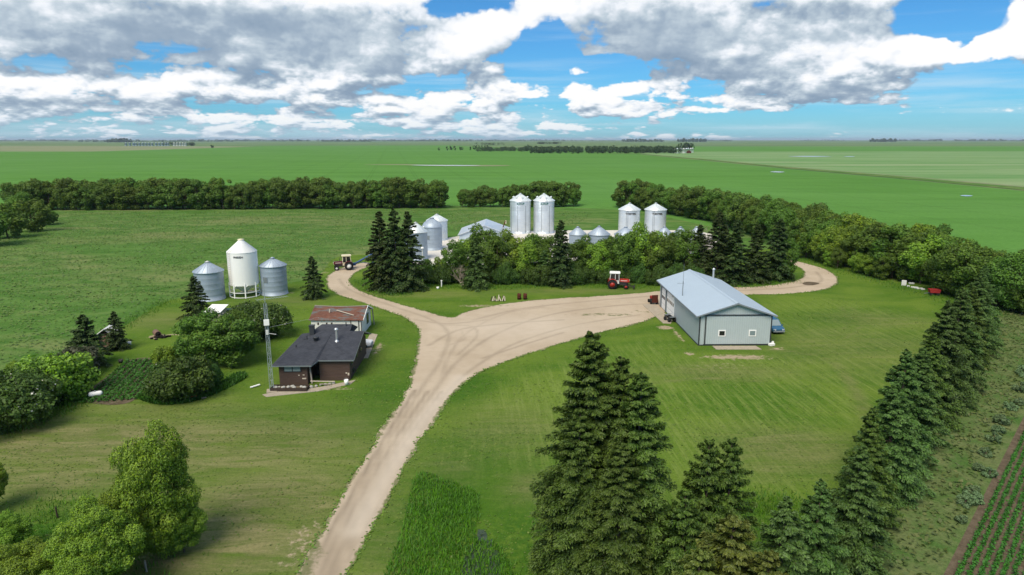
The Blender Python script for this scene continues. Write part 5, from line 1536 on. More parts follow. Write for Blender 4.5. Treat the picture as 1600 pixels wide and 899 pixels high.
# ------------------------------------------------ machine shop
SA = G(1091, 540); S_RZ = math.radians(0.9)
def shop():
    W_, L, ze, zp = 9.65, 22.9, 4.22, 5.80
    e = empty('machine_shop', SA, S_RZ, 'long grey metal machine shop with blue grey roof and white overhead doors', 'shop')
    x1, t = W_, .12
    # walls as four sheets
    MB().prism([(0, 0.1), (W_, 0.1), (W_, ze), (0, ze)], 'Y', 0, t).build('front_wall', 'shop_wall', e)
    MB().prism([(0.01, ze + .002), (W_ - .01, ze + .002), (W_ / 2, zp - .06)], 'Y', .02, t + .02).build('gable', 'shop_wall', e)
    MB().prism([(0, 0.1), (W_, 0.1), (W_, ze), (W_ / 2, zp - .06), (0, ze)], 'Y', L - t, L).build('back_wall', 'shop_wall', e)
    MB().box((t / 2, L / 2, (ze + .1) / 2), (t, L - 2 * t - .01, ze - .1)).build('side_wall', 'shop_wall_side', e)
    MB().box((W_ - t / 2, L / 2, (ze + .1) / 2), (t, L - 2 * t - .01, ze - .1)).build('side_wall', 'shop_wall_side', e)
    MB().box((W_ / 2, L / 2, .04), (W_ + .1, L + .1, .16)).build('foundation', 'dark_trim', e)
    # roof
    ox, oy, th = .55, .45, .14
    sl = (zp - ze) / (W_ / 2)
    zl = ze - ox * sl
    r = MB().prism([(-ox, zl), (W_ / 2, zp), (W_ + ox, zl), (W_ + ox, zl + th), (W_ / 2, zp + th), (-ox, zl + th)], 'Y', -oy, L + oy).build('roof', 'shop_roof', e)
    MB().prism([(W_ / 2 - .28, zp + th - .065), (W_ / 2, zp + th + .03), (W_ / 2 + .28, zp + th - .065), (W_ / 2 + .28, zp + th - .04), (W_ / 2, zp + th + .055), (W_ / 2 - .28, zp + th - .04)], 'Y', -oy - .01, L + oy + .01).build('ridge_cap', 'shop_roof', r)
    f = MB()
    for s in (0, 1):
        a = (-ox, zl - .06) if s == 0 else (W_ + ox, zl - .06)
        f.prism([a, (W_ / 2, zp - .06), (W_ / 2, zp + th - .03), (a[0], a[1] + .17)], 'Y', -oy - .05, -oy - .003)
    f.build('fascia', 'bumper_grey', r)
    f = MB(); f.box((-ox - .03, L / 2, zl + .03), (.05, L + 2 * oy, .18)).box((W_ + ox + .03, L / 2, zl + .03), (.05, L + 2 * oy, .18)); f.build('gutter', 'bumper_grey', r)
    MB().cyl((W_ - 1.3, L - 1.2, ze + .3), (W_ - 1.3, L - 1.2, ze + 2.0), .16, n=12).lathe([(.24, ze + 1.95), (.24, ze + 2.15), (.05, ze + 2.3)], 12, (W_ - 1.3, L - 1.2, 0)).build('chimney', 'chimney_metal', r)
    MB().tube([(.35, 10.4, zl + .1), (.35, 10.4, zl + 2.6)], .06, n=6).tube([(.35, 10.4, zl + 2.4), (.35, 10.4, zl + 5.2)], .022, n=5).tube([(-.5, 10.4, zl + 2.3), (.5, 10.4, zl + 2.3)], .025, n=5).build('antenna_mast', 'steel_grey', r)
    # dark trims on the front
    for nm, c, s in (('corner_trim', (.03, -.02, ze / 2 + .03), (.15, .12, ze - .1)), ('corner_trim', (W_ - .03, -.02, ze / 2 + .03), (.18, .12, ze - .1)), ('door_track', (W_ / 2, -.08, ze - .02), (W_ - .4, .10, .14)), ('sill_trim', (W_ / 2 + .3, -.05, .14), (W_ - .7, .06, .10)), ('door_edge', (.78, -.10, ze / 2 - .05), (.14, .06, ze - .3))):
        MB().box(c, s).build(nm, 'dark_trim', e)
    MB().box((W_ / 2 + .42, -.055, ze / 2), (W_ - 1.05, .05, ze - .42)).build('sliding_door', 'shop_wall', e)
    for i, xc in enumerate((3.05, 7.15)):
        w = MB().box((xc, -.11, 1.72), (.98, .06, .88)).build('window', 'white_paint', e)
        MB().box((xc, -.135, 1.72), (.72, .03, .62)).build('pane', 'dark_glass' if i == 0 else 'pale_glass', w)
    # side doors (y positions measured along the wall)
    for y0, y1, hh, n_ in ((13.3, 17.7, 3.75, 5), (18.9, 21.2, 3.3, 3)):
        d = MB().box((-.045, (y0 + y1) / 2, hh / 2 + .1), (.07, y1 - y0, hh)).build('overhead_door', 'white_paint', e)
        g = MB()
        for k in range(1, 4): g.box((-.083, (y0 + y1) / 2, hh * k / 4 + .1), (.012, y1 - y0 - .06, .03))
        g.build('door_seam', 'bumper_grey', d)
        for k in range(n_):
            yc = y0 + (y1 - y0) * (k + .5) / n_
            MB().box((-.09, yc, hh * .60), (.03, (y1 - y0) / n_ * .62, .46)).build('pane', 'dark_glass', d)
    for y in (18.3, 21.6):
        MB().box((-.10, y, ze / 2), (.18, .22, ze - .12)).build('door_post', 'steel_grey', e)
    l_ = MB().box((-.085, 14.3, 3.5), (.01, 1.1, .28)).build('door_notice', 'wood_pale', e)
    MB().box((-.06, 22.3, 1.2), (.05, .6, 2.1)).build('side_door', 'white_worn', e)
    MB().box((W_ + .15, -.25, .18), (.7, .5, .3), .4).box((W_ + .35, -.1, .42), (.18, .25, .3), .2).build('downspout_splash', 'white_paint', e)
shop()
def slab(name, pts, z, label, h=.10):
    mb = MB(); mb.prism([tuple(G(x, y)[:2]) for x, y in pts], 'Z', z - h, z)
    return tag(mb.build(name, 'concrete_slab'), kind='structure')
slab('front_apron', [(1113, 541.2), (1181, 541.2), (1190, 546.5), (1119, 546.5)], .06, '')
slab('side_apron', [(1004, 476.5), (1024, 476), (1051, 501.5), (1048, 506), (1036, 505.5)], .06, '')

# quad bike
def quad(loc, rz):
    e = empty('quad_bike', loc, rz, 'black quad bike parked against the shop side wall by the big door', 'quad bike')
    for x in (-.62, .62):
        for y in (-.45, .45):
            w = MB().lathe([(.12, -.13), (.27, -.13), (.31, -.07), (.31, .07), (.27, .13), (.12, .13)], 16, (x, y, .31), axis='Y').build('wheel', 'rubber', e)
            MB().lathe([(.0, -.09), (.13, -.09), (.13, .09), (.0, .09)], 10, (x, y, .31), axis='Y').build('hub', 'steel_grey', w)
    MB().box((0, 0, .5), (1.5, .36, .30)).box((.62, 0, .70), (.75, .95, .10)).box((-.62, 0, .70), (.75, .95, .10)).build('body', 'engine_dark', e, .03)
    MB().box((-.15, 0, .82), (.75, .34, .14)).build('seat', 'rubber', e, .04)
    MB().bar((.42, 0, .7), (.28, 0, 1.05), .06).bar((.28, -.38, 1.08), (.28, .38, 1.08), .04).build('handlebar', 'steel_grey', e)
    MB().box((.75, 0, .80), (.5, .8, .05)).box((-.8, 0, .80), (.45, .85, .05)).build('rack', 'steel_grey', e)
quad(G(1047, 503) + Vector((0, .3, .06)), math.radians(105))
def yard_mower(loc, rz):
    e = empty('garden_tractor', loc, rz, 'small dark garden tractor with red hood beside the far corner of the shop', 'garden tractor')
    for x, r in ((-.6, .48), (.75, .30)):
        for y in (-.5, .5):
            MB().lathe([(.1, -.13), (r * .9, -.13), (r, -.06), (r, .06), (r * .9, .13), (.1, .13)], 16, (x, y, r), axis='Y').build('wheel', 'rubber', e)
    MB().box((.55, 0, .85), (.95, .55, .55)).build('hood', 'wagon_red', e, .05)
    MB().box((-.1, 0, .55), (1.6, .4, .25)).build('frame', 'engine_dark', e)
    MB().box((-.55, 0, .95), (.45, .5, .12)).box((-.75, 0, 1.15), (.1, .5, .4)).build('seat', 'rubber', e, .03)
    MB().bar((.1, 0, .9), (-.15, 0, 1.25), .05).lathe([(.19, -.02), (.21, 0), (.19, .02)], 14, (-.17, 0, 1.27)).build('steering_wheel', 'rubber', e)
    MB().box((-1.1, 0, 1.0), (.1, 1.0, 1.3)).build('rear_guard', 'rust_dark', e)
yard_mower(G(1020, 474), math.radians(95))

# ------------------------------------------------ cars
def car(name, loc, rz, paint, label, cat, L=4.6, W_=1.82, H=1.70, hood=1.15, tail=.25, glass='dark_glass'):
    """nose towards -Y"""
    e = empty(name, loc, rz, label, cat)
    y0, y1 = -L / 2, L / 2
    zb, zh, zr = .30, .96 if H > 1.6 else .88, H
    secs = [(y0, .48, .70, .86), (y0 + .12, .34, .80, .94), (y0 + hood * .55, zb, zh - .06, 1.0), (y0 + hood, zb, zh + .02, 1.0), (y1 - .35, zb, zh + .06, 1.0), (y1 - .05, .36, zh, .96), (y1, .45, zh - .2, .92)]
    mb = MB(); vs = []
    for (y, a, b, k) in secs:
        w = W_ / 2 * k
        vs += [(-w * .94, y, a), (-w, y, a + (b - a) * .45), (-w * .93, y, b), (w * .93, y, b), (w, y, a + (b - a) * .45), (w * .94, y, a)]
    n = 6
    fs = [(k * n + i, k * n + (i + 1) % n, (k + 1) * n + (i + 1) % n, (k + 1) * n + i) for k in range(len(secs) - 1) for i in range(n)]
    fs += [tuple(range(n)), tuple(range(len(vs) - n, len(vs)))]
    mb.add(vs, fs, True)
    b_ = mb.build('body', paint, e)
    b_.data.polygons.foreach_set('use_smooth', [False] * len(b_.data.polygons))
    # cabin
    ya, yb, yc, yd = y0 + hood - .05, y0 + hood + .85, y1 - tail - .35, y1 - tail * .3
    wl, wu = W_ / 2 * .93, W_ / 2 * .76
    cab = [(-wl, ya, zh), (wl, ya, zh), (wl, yd, zh), (-wl, yd, zh), (-wu, yb, zr), (wu, yb, zr), (wu, yc, zr), (-wu, yc, zr)]
    MB().add(cab, [(0, 1, 5, 4), (1, 2, 6, 5), (2, 3, 7, 6), (3, 0, 4, 7), (4, 5, 6, 7)]).build('cabin', paint, e)
    def pane(a, b, c, d, nm, out):
        q = [Vector(cab[i]) for i in (a, b, c, d)]
        m = sum(q, Vector()) / 4
        q = [m + (p - m) * .86 + Vector(out) * .012 for p in q]
        MB().add([tuple(p) for p in q] + [tuple(p + Vector(out) * .012) for p in q], [(0, 1, 2, 3), (4, 5, 6, 7), (0, 1, 5, 4), (1, 2, 6, 5), (2, 3, 7, 6), (3, 0, 4, 7)]).build(nm, glass, e)
    pane(0, 1, 5, 4, 'windscreen', (0, -.8, .5)); pane(1, 2, 6, 5, 'side_window', (1, 0, .2)); pane(3, 0, 4, 7, 'side_window', (-1, 0, .2)); pane(2, 3, 7, 6, 'rear_window', (0, 1, .4))
    for s in (-1, 1):
        MB().box((s * W_ * .34, y0 + .06, .68), (.36, .10, .16), s * .25).build('headlight', 'lamp_clear', e)
        MB().box((s * (W_ / 2 + .09), ya + .3, zh + .06), (.20, .12, .14)).build('mirror', paint, e)
    MB().box((0, y0 - .01, .44), (W_ * .90, .14, .22)).build('bumper', 'bumper_grey', e, .03)
    MB().box((0, y0 + .03, .64), (W_ * .38, .06, .10)).build('grille', 'dark_trim', e)
    for y in (y0 + .85, y1 - .85):
        for s in (-1, 1):
            w = MB().lathe([(.15, -.10), (.30, -.10), (.33, -.05), (.33, .05), (.30, .10), (.15, .10)], 20, (s * (W_ / 2 - .08), y, .33), axis='X').build('wheel', 'rubber', e)
            MB().lathe([(.0, -.085), (.19, -.085), (.19, .085), (.0, .085)], 14, (s * (W_ / 2 - .08) + s * .03, y, .33), axis='X').build('rim', 'chimney_metal', w)
    return e
pvan = G(1215, 523)
car('minivan', (pvan.x + .02, pvan.y + 2.35, 0), math.radians(4), 'van_blue', 'blue minivan parked nose forward beside the right wall of the shop', 'van', 4.7, 1.86, 1.74, 1.05, .2, 'pale_glass')
car('white_car', (-20.7, 87.35, 0), math.radians(90), 'car_white', 'white car tucked between the brown house and the old rusty roofed shed', 'car', 4.1, 1.6, 1.38, 1.2, .5)

# ------------------------------------------------ brown house
def house():
    o = Vector((-26.2, 72.9, 0))
    e = empty('brown_house', o, math.radians(1.2), 'abandoned brown sided house with dark hipped roof and dark open entry', 'house')
    L_ = lambda x, y, z: (x - o.x, y - o.y, z)
    zc = 2.42
    x0, xs0, xs1, x1, yf, yr, yb = -26.15, -23.0, -22.0, -18.55, 72.9, 74.3, 84.2
    def wallbox(nm, xa, ya, xb, yb_, z=zc, mat='brown_siding'):
        a, b = L_(xa, ya, 0), L_(xb, yb_, 0)
        return MB().box(((a[0] + b[0]) / 2, (a[1] + b[1]) / 2, z / 2), (abs(a[0] - b[0]), abs(a[1] - b[1]), z)).build(nm, mat, e)
    fw = wallbox('front_wall', x0, yf, xs0, yf + .15)
    wallbox('entry_wall', xs0 - .15, yf + .152, xs0, yf + 3.2)
    wallbox('entry_back', xs0 + .002, yf + 3.2, xs1 - .002, yf + 3.3, zc, 'wood_dark')
    wallbox('front_wall', xs1, yr, x1, yr + .15)
    wallbox('entry_wall', xs1, yr + .152, xs1 + .15, yf + 3.2)
    # gable wall on the right
    a = L_(x1, yr + .15, 0); b = L_(x1, yb, 0); rdg = L_(x1, 80.3, 3.98)
    MB().prism([(a[1], 0), (b[1], 0), (b[1], zc), (rdg[1], rdg[2]), (a[1], zc)], 'X', a[0] - .15, a[0]).build('side_wall', 'brown_siding', e)
    wallbox('side_wall', x0, yf + .152, x0 + .15, yb)
    wallbox('back_wall', x0 + .152, yb - .15, x1 - .152, yb)
    wallbox('rear_wing', -24.8, yb + .002, -20.3, 85.9, 2.9)
    # main roof
    FL, S1, S2, FR = L_(-26.75, 72.35, 2.45), L_(-22.35, 72.35, 2.45), L_(-21.95, 73.9, 2.55), L_(-17.95, 73.9, 2.55)
    BR, BL = L_(-17.95, 84.9, 2.55), L_(-26.9, 85.2, 2.45)
    RL, RS, RR = L_(-22.9, 80.3, 4.15), L_(-21.7, 80.3, 4.15), L_(-17.95, 80.3, 4.15)
    top = [FL, S1, S2, FR, BR, BL, RL, RS, RR]
    low = [(p[0], p[1], p[2] - .17) for p in top]
    fs = [(0, 1, 7, 6), (1, 2, 7), (2, 3, 8, 7), (8, 4, 5, 6), (5, 0, 6)]
    rim = [(0, 1), (1, 2), (2, 3), (3, 8), (8, 4), (4, 5), (5, 0)]
    mb = MB(); mb.add(top + low, fs + [tuple(i + 9 for i in reversed(f)) for f in fs] + [(a_, b_, b_ + 9, a_ + 9) for a_, b_ in rim])
    r = mb.build('roof', 'dark_shingle', e)
    fa = MB()
    for a_, b_ in rim:
        fa.bar(Vector(low[a_]) + Vector((0, 0, .085)), Vector(low[b_]) + Vector((0, 0, .085)), .05, .14)
    fa.build('fascia', 'steel_grey', r)
    # rear wing roof
    q = [L_(-25.4, 79.9, 3.3), L_(-19.9, 79.9, 3.3), L_(-19.9, 86.3, 3.0), L_(-25.2, 86.3, 3.0), L_(-23.7, 83.0, 4.30), L_(-19.9, 83.0, 4.30)]
    MB().add(q, [(0, 1, 5, 4), (5, 2, 3, 4), (3, 0, 4), (1, 2, 5), (0, 3, 2, 1)]).build('rear_roof', 'dark_shingle', e)
    # chimneys and vents
    c = L_(-20.75, 78.0, 0)
    MB().cyl((c[0], c[1], 3.3), (c[0], c[1], 5.05), .13, n=12).lathe([(.24, 4.95), (.24, 5.1), (.04, 5.22)], 12, (c[0], c[1], 0)).lathe([(.32, 3.42), (.14, 3.75)], 12, (c[0], c[1], 0)).build('flue', 'chimney_metal', r)
    c = L_(-24.4, 80.9, 0); MB().box((c[0], c[1], 4.0), (.55, .55, 1.3)).box((c[0], c[1], 4.7), (.66, .66, .12)).build('chimney', 'dark_trim', r)
    c = L_(-23.2, 78.0, 0); MB().lathe([(.28, 3.4), (.28, 3.95), (.36, 3.97), (.36, 4.1), (.03, 4.16)], 12, (c[0], c[1], 0)).build('roof_vent', 'dark_trim', r)
    for x, y, z in ((-24.6, 79.2, 3.55), (-25.3, 77.0, 3.1), (-20.6, 82.6, 4.3)):
        c = L_(x, y, 0); MB().cyl((c[0], c[1], z - .3), (c[0], c[1], z + .35), .07, n=8).build('vent_pipe', 'dark_trim', r)
    # front window of two panes
    c = L_(-24.62, yf, 0)
    w = MB().box((c[0], c[1] - .03, 1.92), (1.95, .08, .78)).build('window', 'dark_trim', e)
    for s in (-1, 1):
        pn = MB().box((c[0] + s * .47, c[1] - .08, 1.92), (.82, .04, .60)).build('pane', 'pale_glass', w)
        MB().box((c[0] + s * .47, c[1] - .105, 1.95), (.80, .008, .02)).build('glazing_bar', 'dark_trim', w)
    for y, z, hh, ww in ((75.4, 2.0, .9, .9), (78.2, 1.75, .6, .9), (80.6, 1.75, .6, .8), (76.2, .55, .5, .8)):
        c = L_(x1, y, z)
        w = MB().box((c[0] + .03, c[1], z), (.08, ww, hh)).build('window', 'dark_trim', e)
        MB().box((c[0] + .075, c[1], z), (.02, ww - .16, hh - .16)).build('pane', 'dark_glass', w)
    # peeled siding patches
    m = MB()
    for x, z, sx, sz_ in ((-23.95, 1.12, .16, .10), (-23.42, 1.15, .22, .10), (-23.4, .72, .40, .13), (-23.25, .76, .2, .1), (-18.95, .86, .18, .15), (-18.72, .72, .18, .30)):
        y = yf if x < -22 else yr
        c = L_(x, y, z); m.box((c[0], c[1] - .012, z), (sx, .03, sz_))
    m.build('peeled_patch', 'wood_pale', e)
    # step skirting under the right part
    c = L_(-20.3, yr, 0); MB().box((c[0], c[1] - .05, .25), (3.3, .12, .5)).build('skirting', 'brown_siding', e)
house()
slab('house_path', [(410, 617), (416, 620.5), (498, 611.5), (548, 600.5), (556, 594), (546, 596), (497, 606), (440, 611)], .03, '', .06)
slab('back_patio', [(566, 560), (575, 560), (590, 523), (579, 521), (566, 545)], .03, '', .06)
# planter box with rocks, loose boards, bucket
e = empty('planter_box', (-24.5, 71.35, 0), 0, 'dark low timber planter in front of the house window wall', 'planter')
for c, s in (((0, -.55, .2), (4.0, .10, .4)), ((0, .55, .2), (4.0, .10, .4)), ((-1.95, 0, .2), (.10, 1.0, .4)), ((1.95, 0, .2), (.10, 1.0, .4))):
    MB().box(c, s).build('side_board', 'wood_dark', e)
MB().box((0, 0, .12), (3.8, 1.0, .28)).build('soil_fill', 'soil', e)
rr = random.Random(2)
def rock_mesh(seed, r):
    rg = random.Random(seed)
    bm = bmesh.new(); bmesh.ops.create_icosphere(bm, subdivisions=2, radius=r)
    for v in bm.verts: v.co *= 1 + .25 * mnoise.noise(v.co * 2.2 / r + Vector((seed, 0, 0))); v.co.z *= .7
    me = bpy.data.meshes.new('rock'); bm.to_mesh(me); bm.free(); me.materials.append(MATS['rock']); return me
RK = [rock_mesh(i, .16) for i in range(3)]
for i, (x, y) in enumerate(((-26.1, 71.3), (-25.7, 71.4), (-25.2, 71.2), (-24.7, 71.4), (-24.3, 71.6), (-24.0, 71.2), (-23.3, 71.5), (-22.9, 71.3), (-22.4, 72.0), (-21.9, 72.3), (-21.5, 72.6), (-21.0, 72.8), (-20.6, 73.1), (-20.2, 73.2), (-22.7, 72.2))):
    o = link('rock', RK[i % 3]); o.location = (x, y, .32 if x < -22.8 else .10); s = rr.uniform(.7, 1.6); o.scale = (s * 1.2, s, s); o.rotation_euler.z = rr.uniform(0, 6)
    tag(o, 'pale rock lying along the front of the brown house', 'rock', 'rocks in front of the house')
def board(name, p0, p1, w, h, mat, label, cat='board'):
    p0, p1 = Vector(p0), Vector(p1); m = (p0 + p1) / 2
    mb = MB().bar(p0 - m, p1 - m, w, h)
    o = mb.build(name, mat, None, .008); o.location = m
    return tag(o, label, cat)
board('fallen_board', (-22.6, 72.6, .55), (-20.0, 73.1, .32), .18, .06, 'wood_pale', 'long pale board lying across the rubble before the house entry')
board('leaning_board', (-22.55, 73.0, .1), (-22.9, 73.6, 2.2), .16, .05, 'wood_grey', 'grey board leaning upright in the dark house entry')
board('broken_board', (-21.6, 72.6, .2), (-20.3, 72.75, .14), .22, .05, 'wood_grey', 'short grey board on the rubble in front of the right house wall')
b0 = G(541, 602)
e = empty('bucket', (b0.x, b0.y + .1, .03), 0, 'white pail at the front right corner of the brown house', 'bucket')
MB().lathe([(.02, 0), (.20, 0), (.25, .58), (.22, .58), (.18, .06), (.0, .06)], 18).build('pail', 'white_paint', e)
MB().tube([(-.25, 0, .5), (-.2, 0, .72), (0, 0, .8), (.2, 0, .72), (.25, 0, .5)], .012, n=5).build('handle', 'steel_grey', e)

# lattice antenna tower
def tower():
    p = G(425, 611)
    e = empty('antenna_tower', (p.x, p.y, 0), .3, 'slim steel lattice antenna tower beside the left corner of the brown house', 'tower')
    H = height_at(430, 474, p.y); w = .24
    legs = [Vector((w * math.cos(a), w * math.sin(a), 0)) for a in (PI / 2, PI / 2 + 2 * PI / 3, PI / 2 + 4 * PI / 3)]
    for q in legs: MB().tube([q, q * .75 + Vector((0, 0, H))], .030, n=6).build('leg', 'tower_steel', e)
    br = MB(); nz = 16
    for k in range(nz):
        for i in range(3):
            z0, z1 = H * k / nz, H * (k + 1) / nz
            f0, f1 = 1 - .25 * k / nz, 1 - .25 * (k + 1) / nz
            a, b = (legs[i], legs[(i + 1) % 3]) if k % 2 else (legs[(i + 1) % 3], legs[i])
            br.tube([a * f0 + Vector((0, 0, z0)), b * f1 + Vector((0, 0, z1))], .014, n=4)
            br.tube([legs[i] * f0 + Vector((0, 0, z0)), legs[(i + 1) % 3] * f0 + Vector((0, 0, z0))], .014, n=4)
    br.build('bracing', 'tower_steel', e)
    MB().tube([(0, 0, H - .6), (0, 0, height_at(436, 438, p.y))], .03, n=6).build('mast', 'tower_steel', e)
    za = H + .45
    y = MB().tube([(-.8, -.25, za), (2.3, .7, za)], .022, n=5)
    for k in range(13):
        t = k / 12; c = Vector((-.8, -.25, za)).lerp(Vector((2.3, .7, za)), t); h = (.75 - .4 * t)
        y.tube([c + Vector((-.29 * h, .95 * h, 0)), c - Vector((-.29 * h, .95 * h, 0))], .010, n=4)
    y.build('yagi_antenna', 'tower_steel', e)
    zb = height_at(429, 503, p.y)
    MB().box((0, -.32, zb), (.55, .22, .62)).build('radio_box', 'white_paint', e)
    MB().box((0, -.30, zb - 1.1), (.26, .2, .5)).tube([(0, -.3, zb - 1.2), (.9, -.5, zb - 1.35)], .03, n=5).build('panel_antenna', 'white_worn', e)
    MB().box((0, 0, .03), (1.1, 1.1, .10)).build('base_pad', 'concrete_slab', e)
    return p, zb
tp, tzb = tower()
o = MB().tube([(tp.x + .3, tp.y, tzb - .6), (-26.8, 82.0, 4.9), (-27.0, 92.5, 2.7)], .012, n=4).build('overhead_wire', 'white_worn')
tag(o, 'thin pale wire from the antenna tower to the old white shed', 'wire')

# ------------------------------------------------ old white shed with rusty roof
def old_shed():
    x0, x1, y0, y1, ze, zr = -28.2, -21.1, 92.6, 98.8, 2.40, 3.60
    e = empty('old_shed', (x0, y0, 0), 0, 'old peeling white shed with rusty red shingle roof behind the house', 'shed')
    W_, D = x1 - x0, y1 - y0
    MB().box((W_ / 2, .06, ze / 2), (W_, .12, ze)).build('front_wall', 'peeling_white', e)
    MB().box((W_ / 2, D - .06, ze / 2), (W_, .12, ze)).build('back_wall', 'peeling_white', e)
    for x in (.06, W_ - .06):
        MB().prism([(.122, 0), (D - .122, 0), (D - .122, ze), (D / 2, zr - .08), (.122, ze)], 'X', x - .06, x + .06).build('gable_wall', 'peeling_white', e)
    sag = .14
    n = 8; top = []
    for i in range(n + 1):
        t = i / n; x = -.25 + (W_ + .55) * t; s = sag * math.sin(PI * t)
        top += [(x, -.22, ze - .06), (x, D / 2, zr - s), (x, D + .22, ze - .06)]
    low = [(a, b, c - .09) for a, b, c in top]
    m = len(top); fs = []
    for i in range(n):
        for j in range(2):
            q = (i * 3 + j, (i + 1) * 3 + j, (i + 1) * 3 + j + 1, i * 3 + j + 1)
            fs += [q, tuple(k + m for k in reversed(q))]
        for j in (0, 2): fs.append((i * 3 + j, (i + 1) * 3 + j, (i + 1) * 3 + j + m, i * 3 + j + m))
    for i in (0, n):
        for j in range(2): fs.append((i * 3 + j, i * 3 + j + 1, i * 3 + j + 1 + m, i * 3 + j + m))
    r = MB().add(top + low, fs).build('roof', 'rusty_shingle', e)
    rd = MB()
    for i in range(n): rd.bar(Vector(top[i * 3 + 1]) + Vector((0, 0, .03)), Vector(top[i * 3 + 4]) + Vector((0, 0, .03)), .22, .06)
    rd.build('ridge_cap', 'wood_grey', r)
    MB().bar((.0 + W_ + .33, -.24, ze - .05), (W_ + .33, D / 2, zr), .06, .18).bar((W_ + .33, D + .24, ze - .05), (W_ + .33, D / 2, zr), .06, .18).build('bargeboard', 'white_paint', r)
    d = MB().box((W_ - .95, -.03, 1.1), (.95, .06, 2.1)).build('door', 'white_worn', e)
    for x in (W_ - 1.5, W_ - .40, W_ - .05): MB().box((x, -.05, 1.15), (.10, .08, 2.3)).build('door_frame', 'dark_trim', e)
    for x in (1.0, 2.2, 2.9): MB().box((x, -.02, 1.75), (.22, .04, .35)).build('broken_patch', 'wood_dark', e)
    w = MB().box((W_ + .03, D * .62, 1.55), (.08, 1.2, 1.5)).build('window', 'dark_trim', e); MB().box((W_ + .08, D * .62, 1.55), (.03, .95, 1.25)).build('pane', 'dark_glass', w)
    MB().bar((W_ + .5, D - .2, 0), (W_ + .35, D - .4, 2.6), .12).build('corner_post', 'wood_grey', e)
    board('loose_roof_board', (x0 + 3.2, y0 + 1.9, 3.24), (x0 + 5.9, y0 + .7, 2.80), .20, .05, 'wood_pale', 'long pale board lying loose on the rusty shed roof')
    board('loose_roof_block', (x0 + 2.3, y0 + 1.4, 3.00), (x0 + 2.35, y0 + 1.5, 3.5), .14, .14, 'wood_pale', 'short pale block standing on the rusty shed roof')
old_shed()

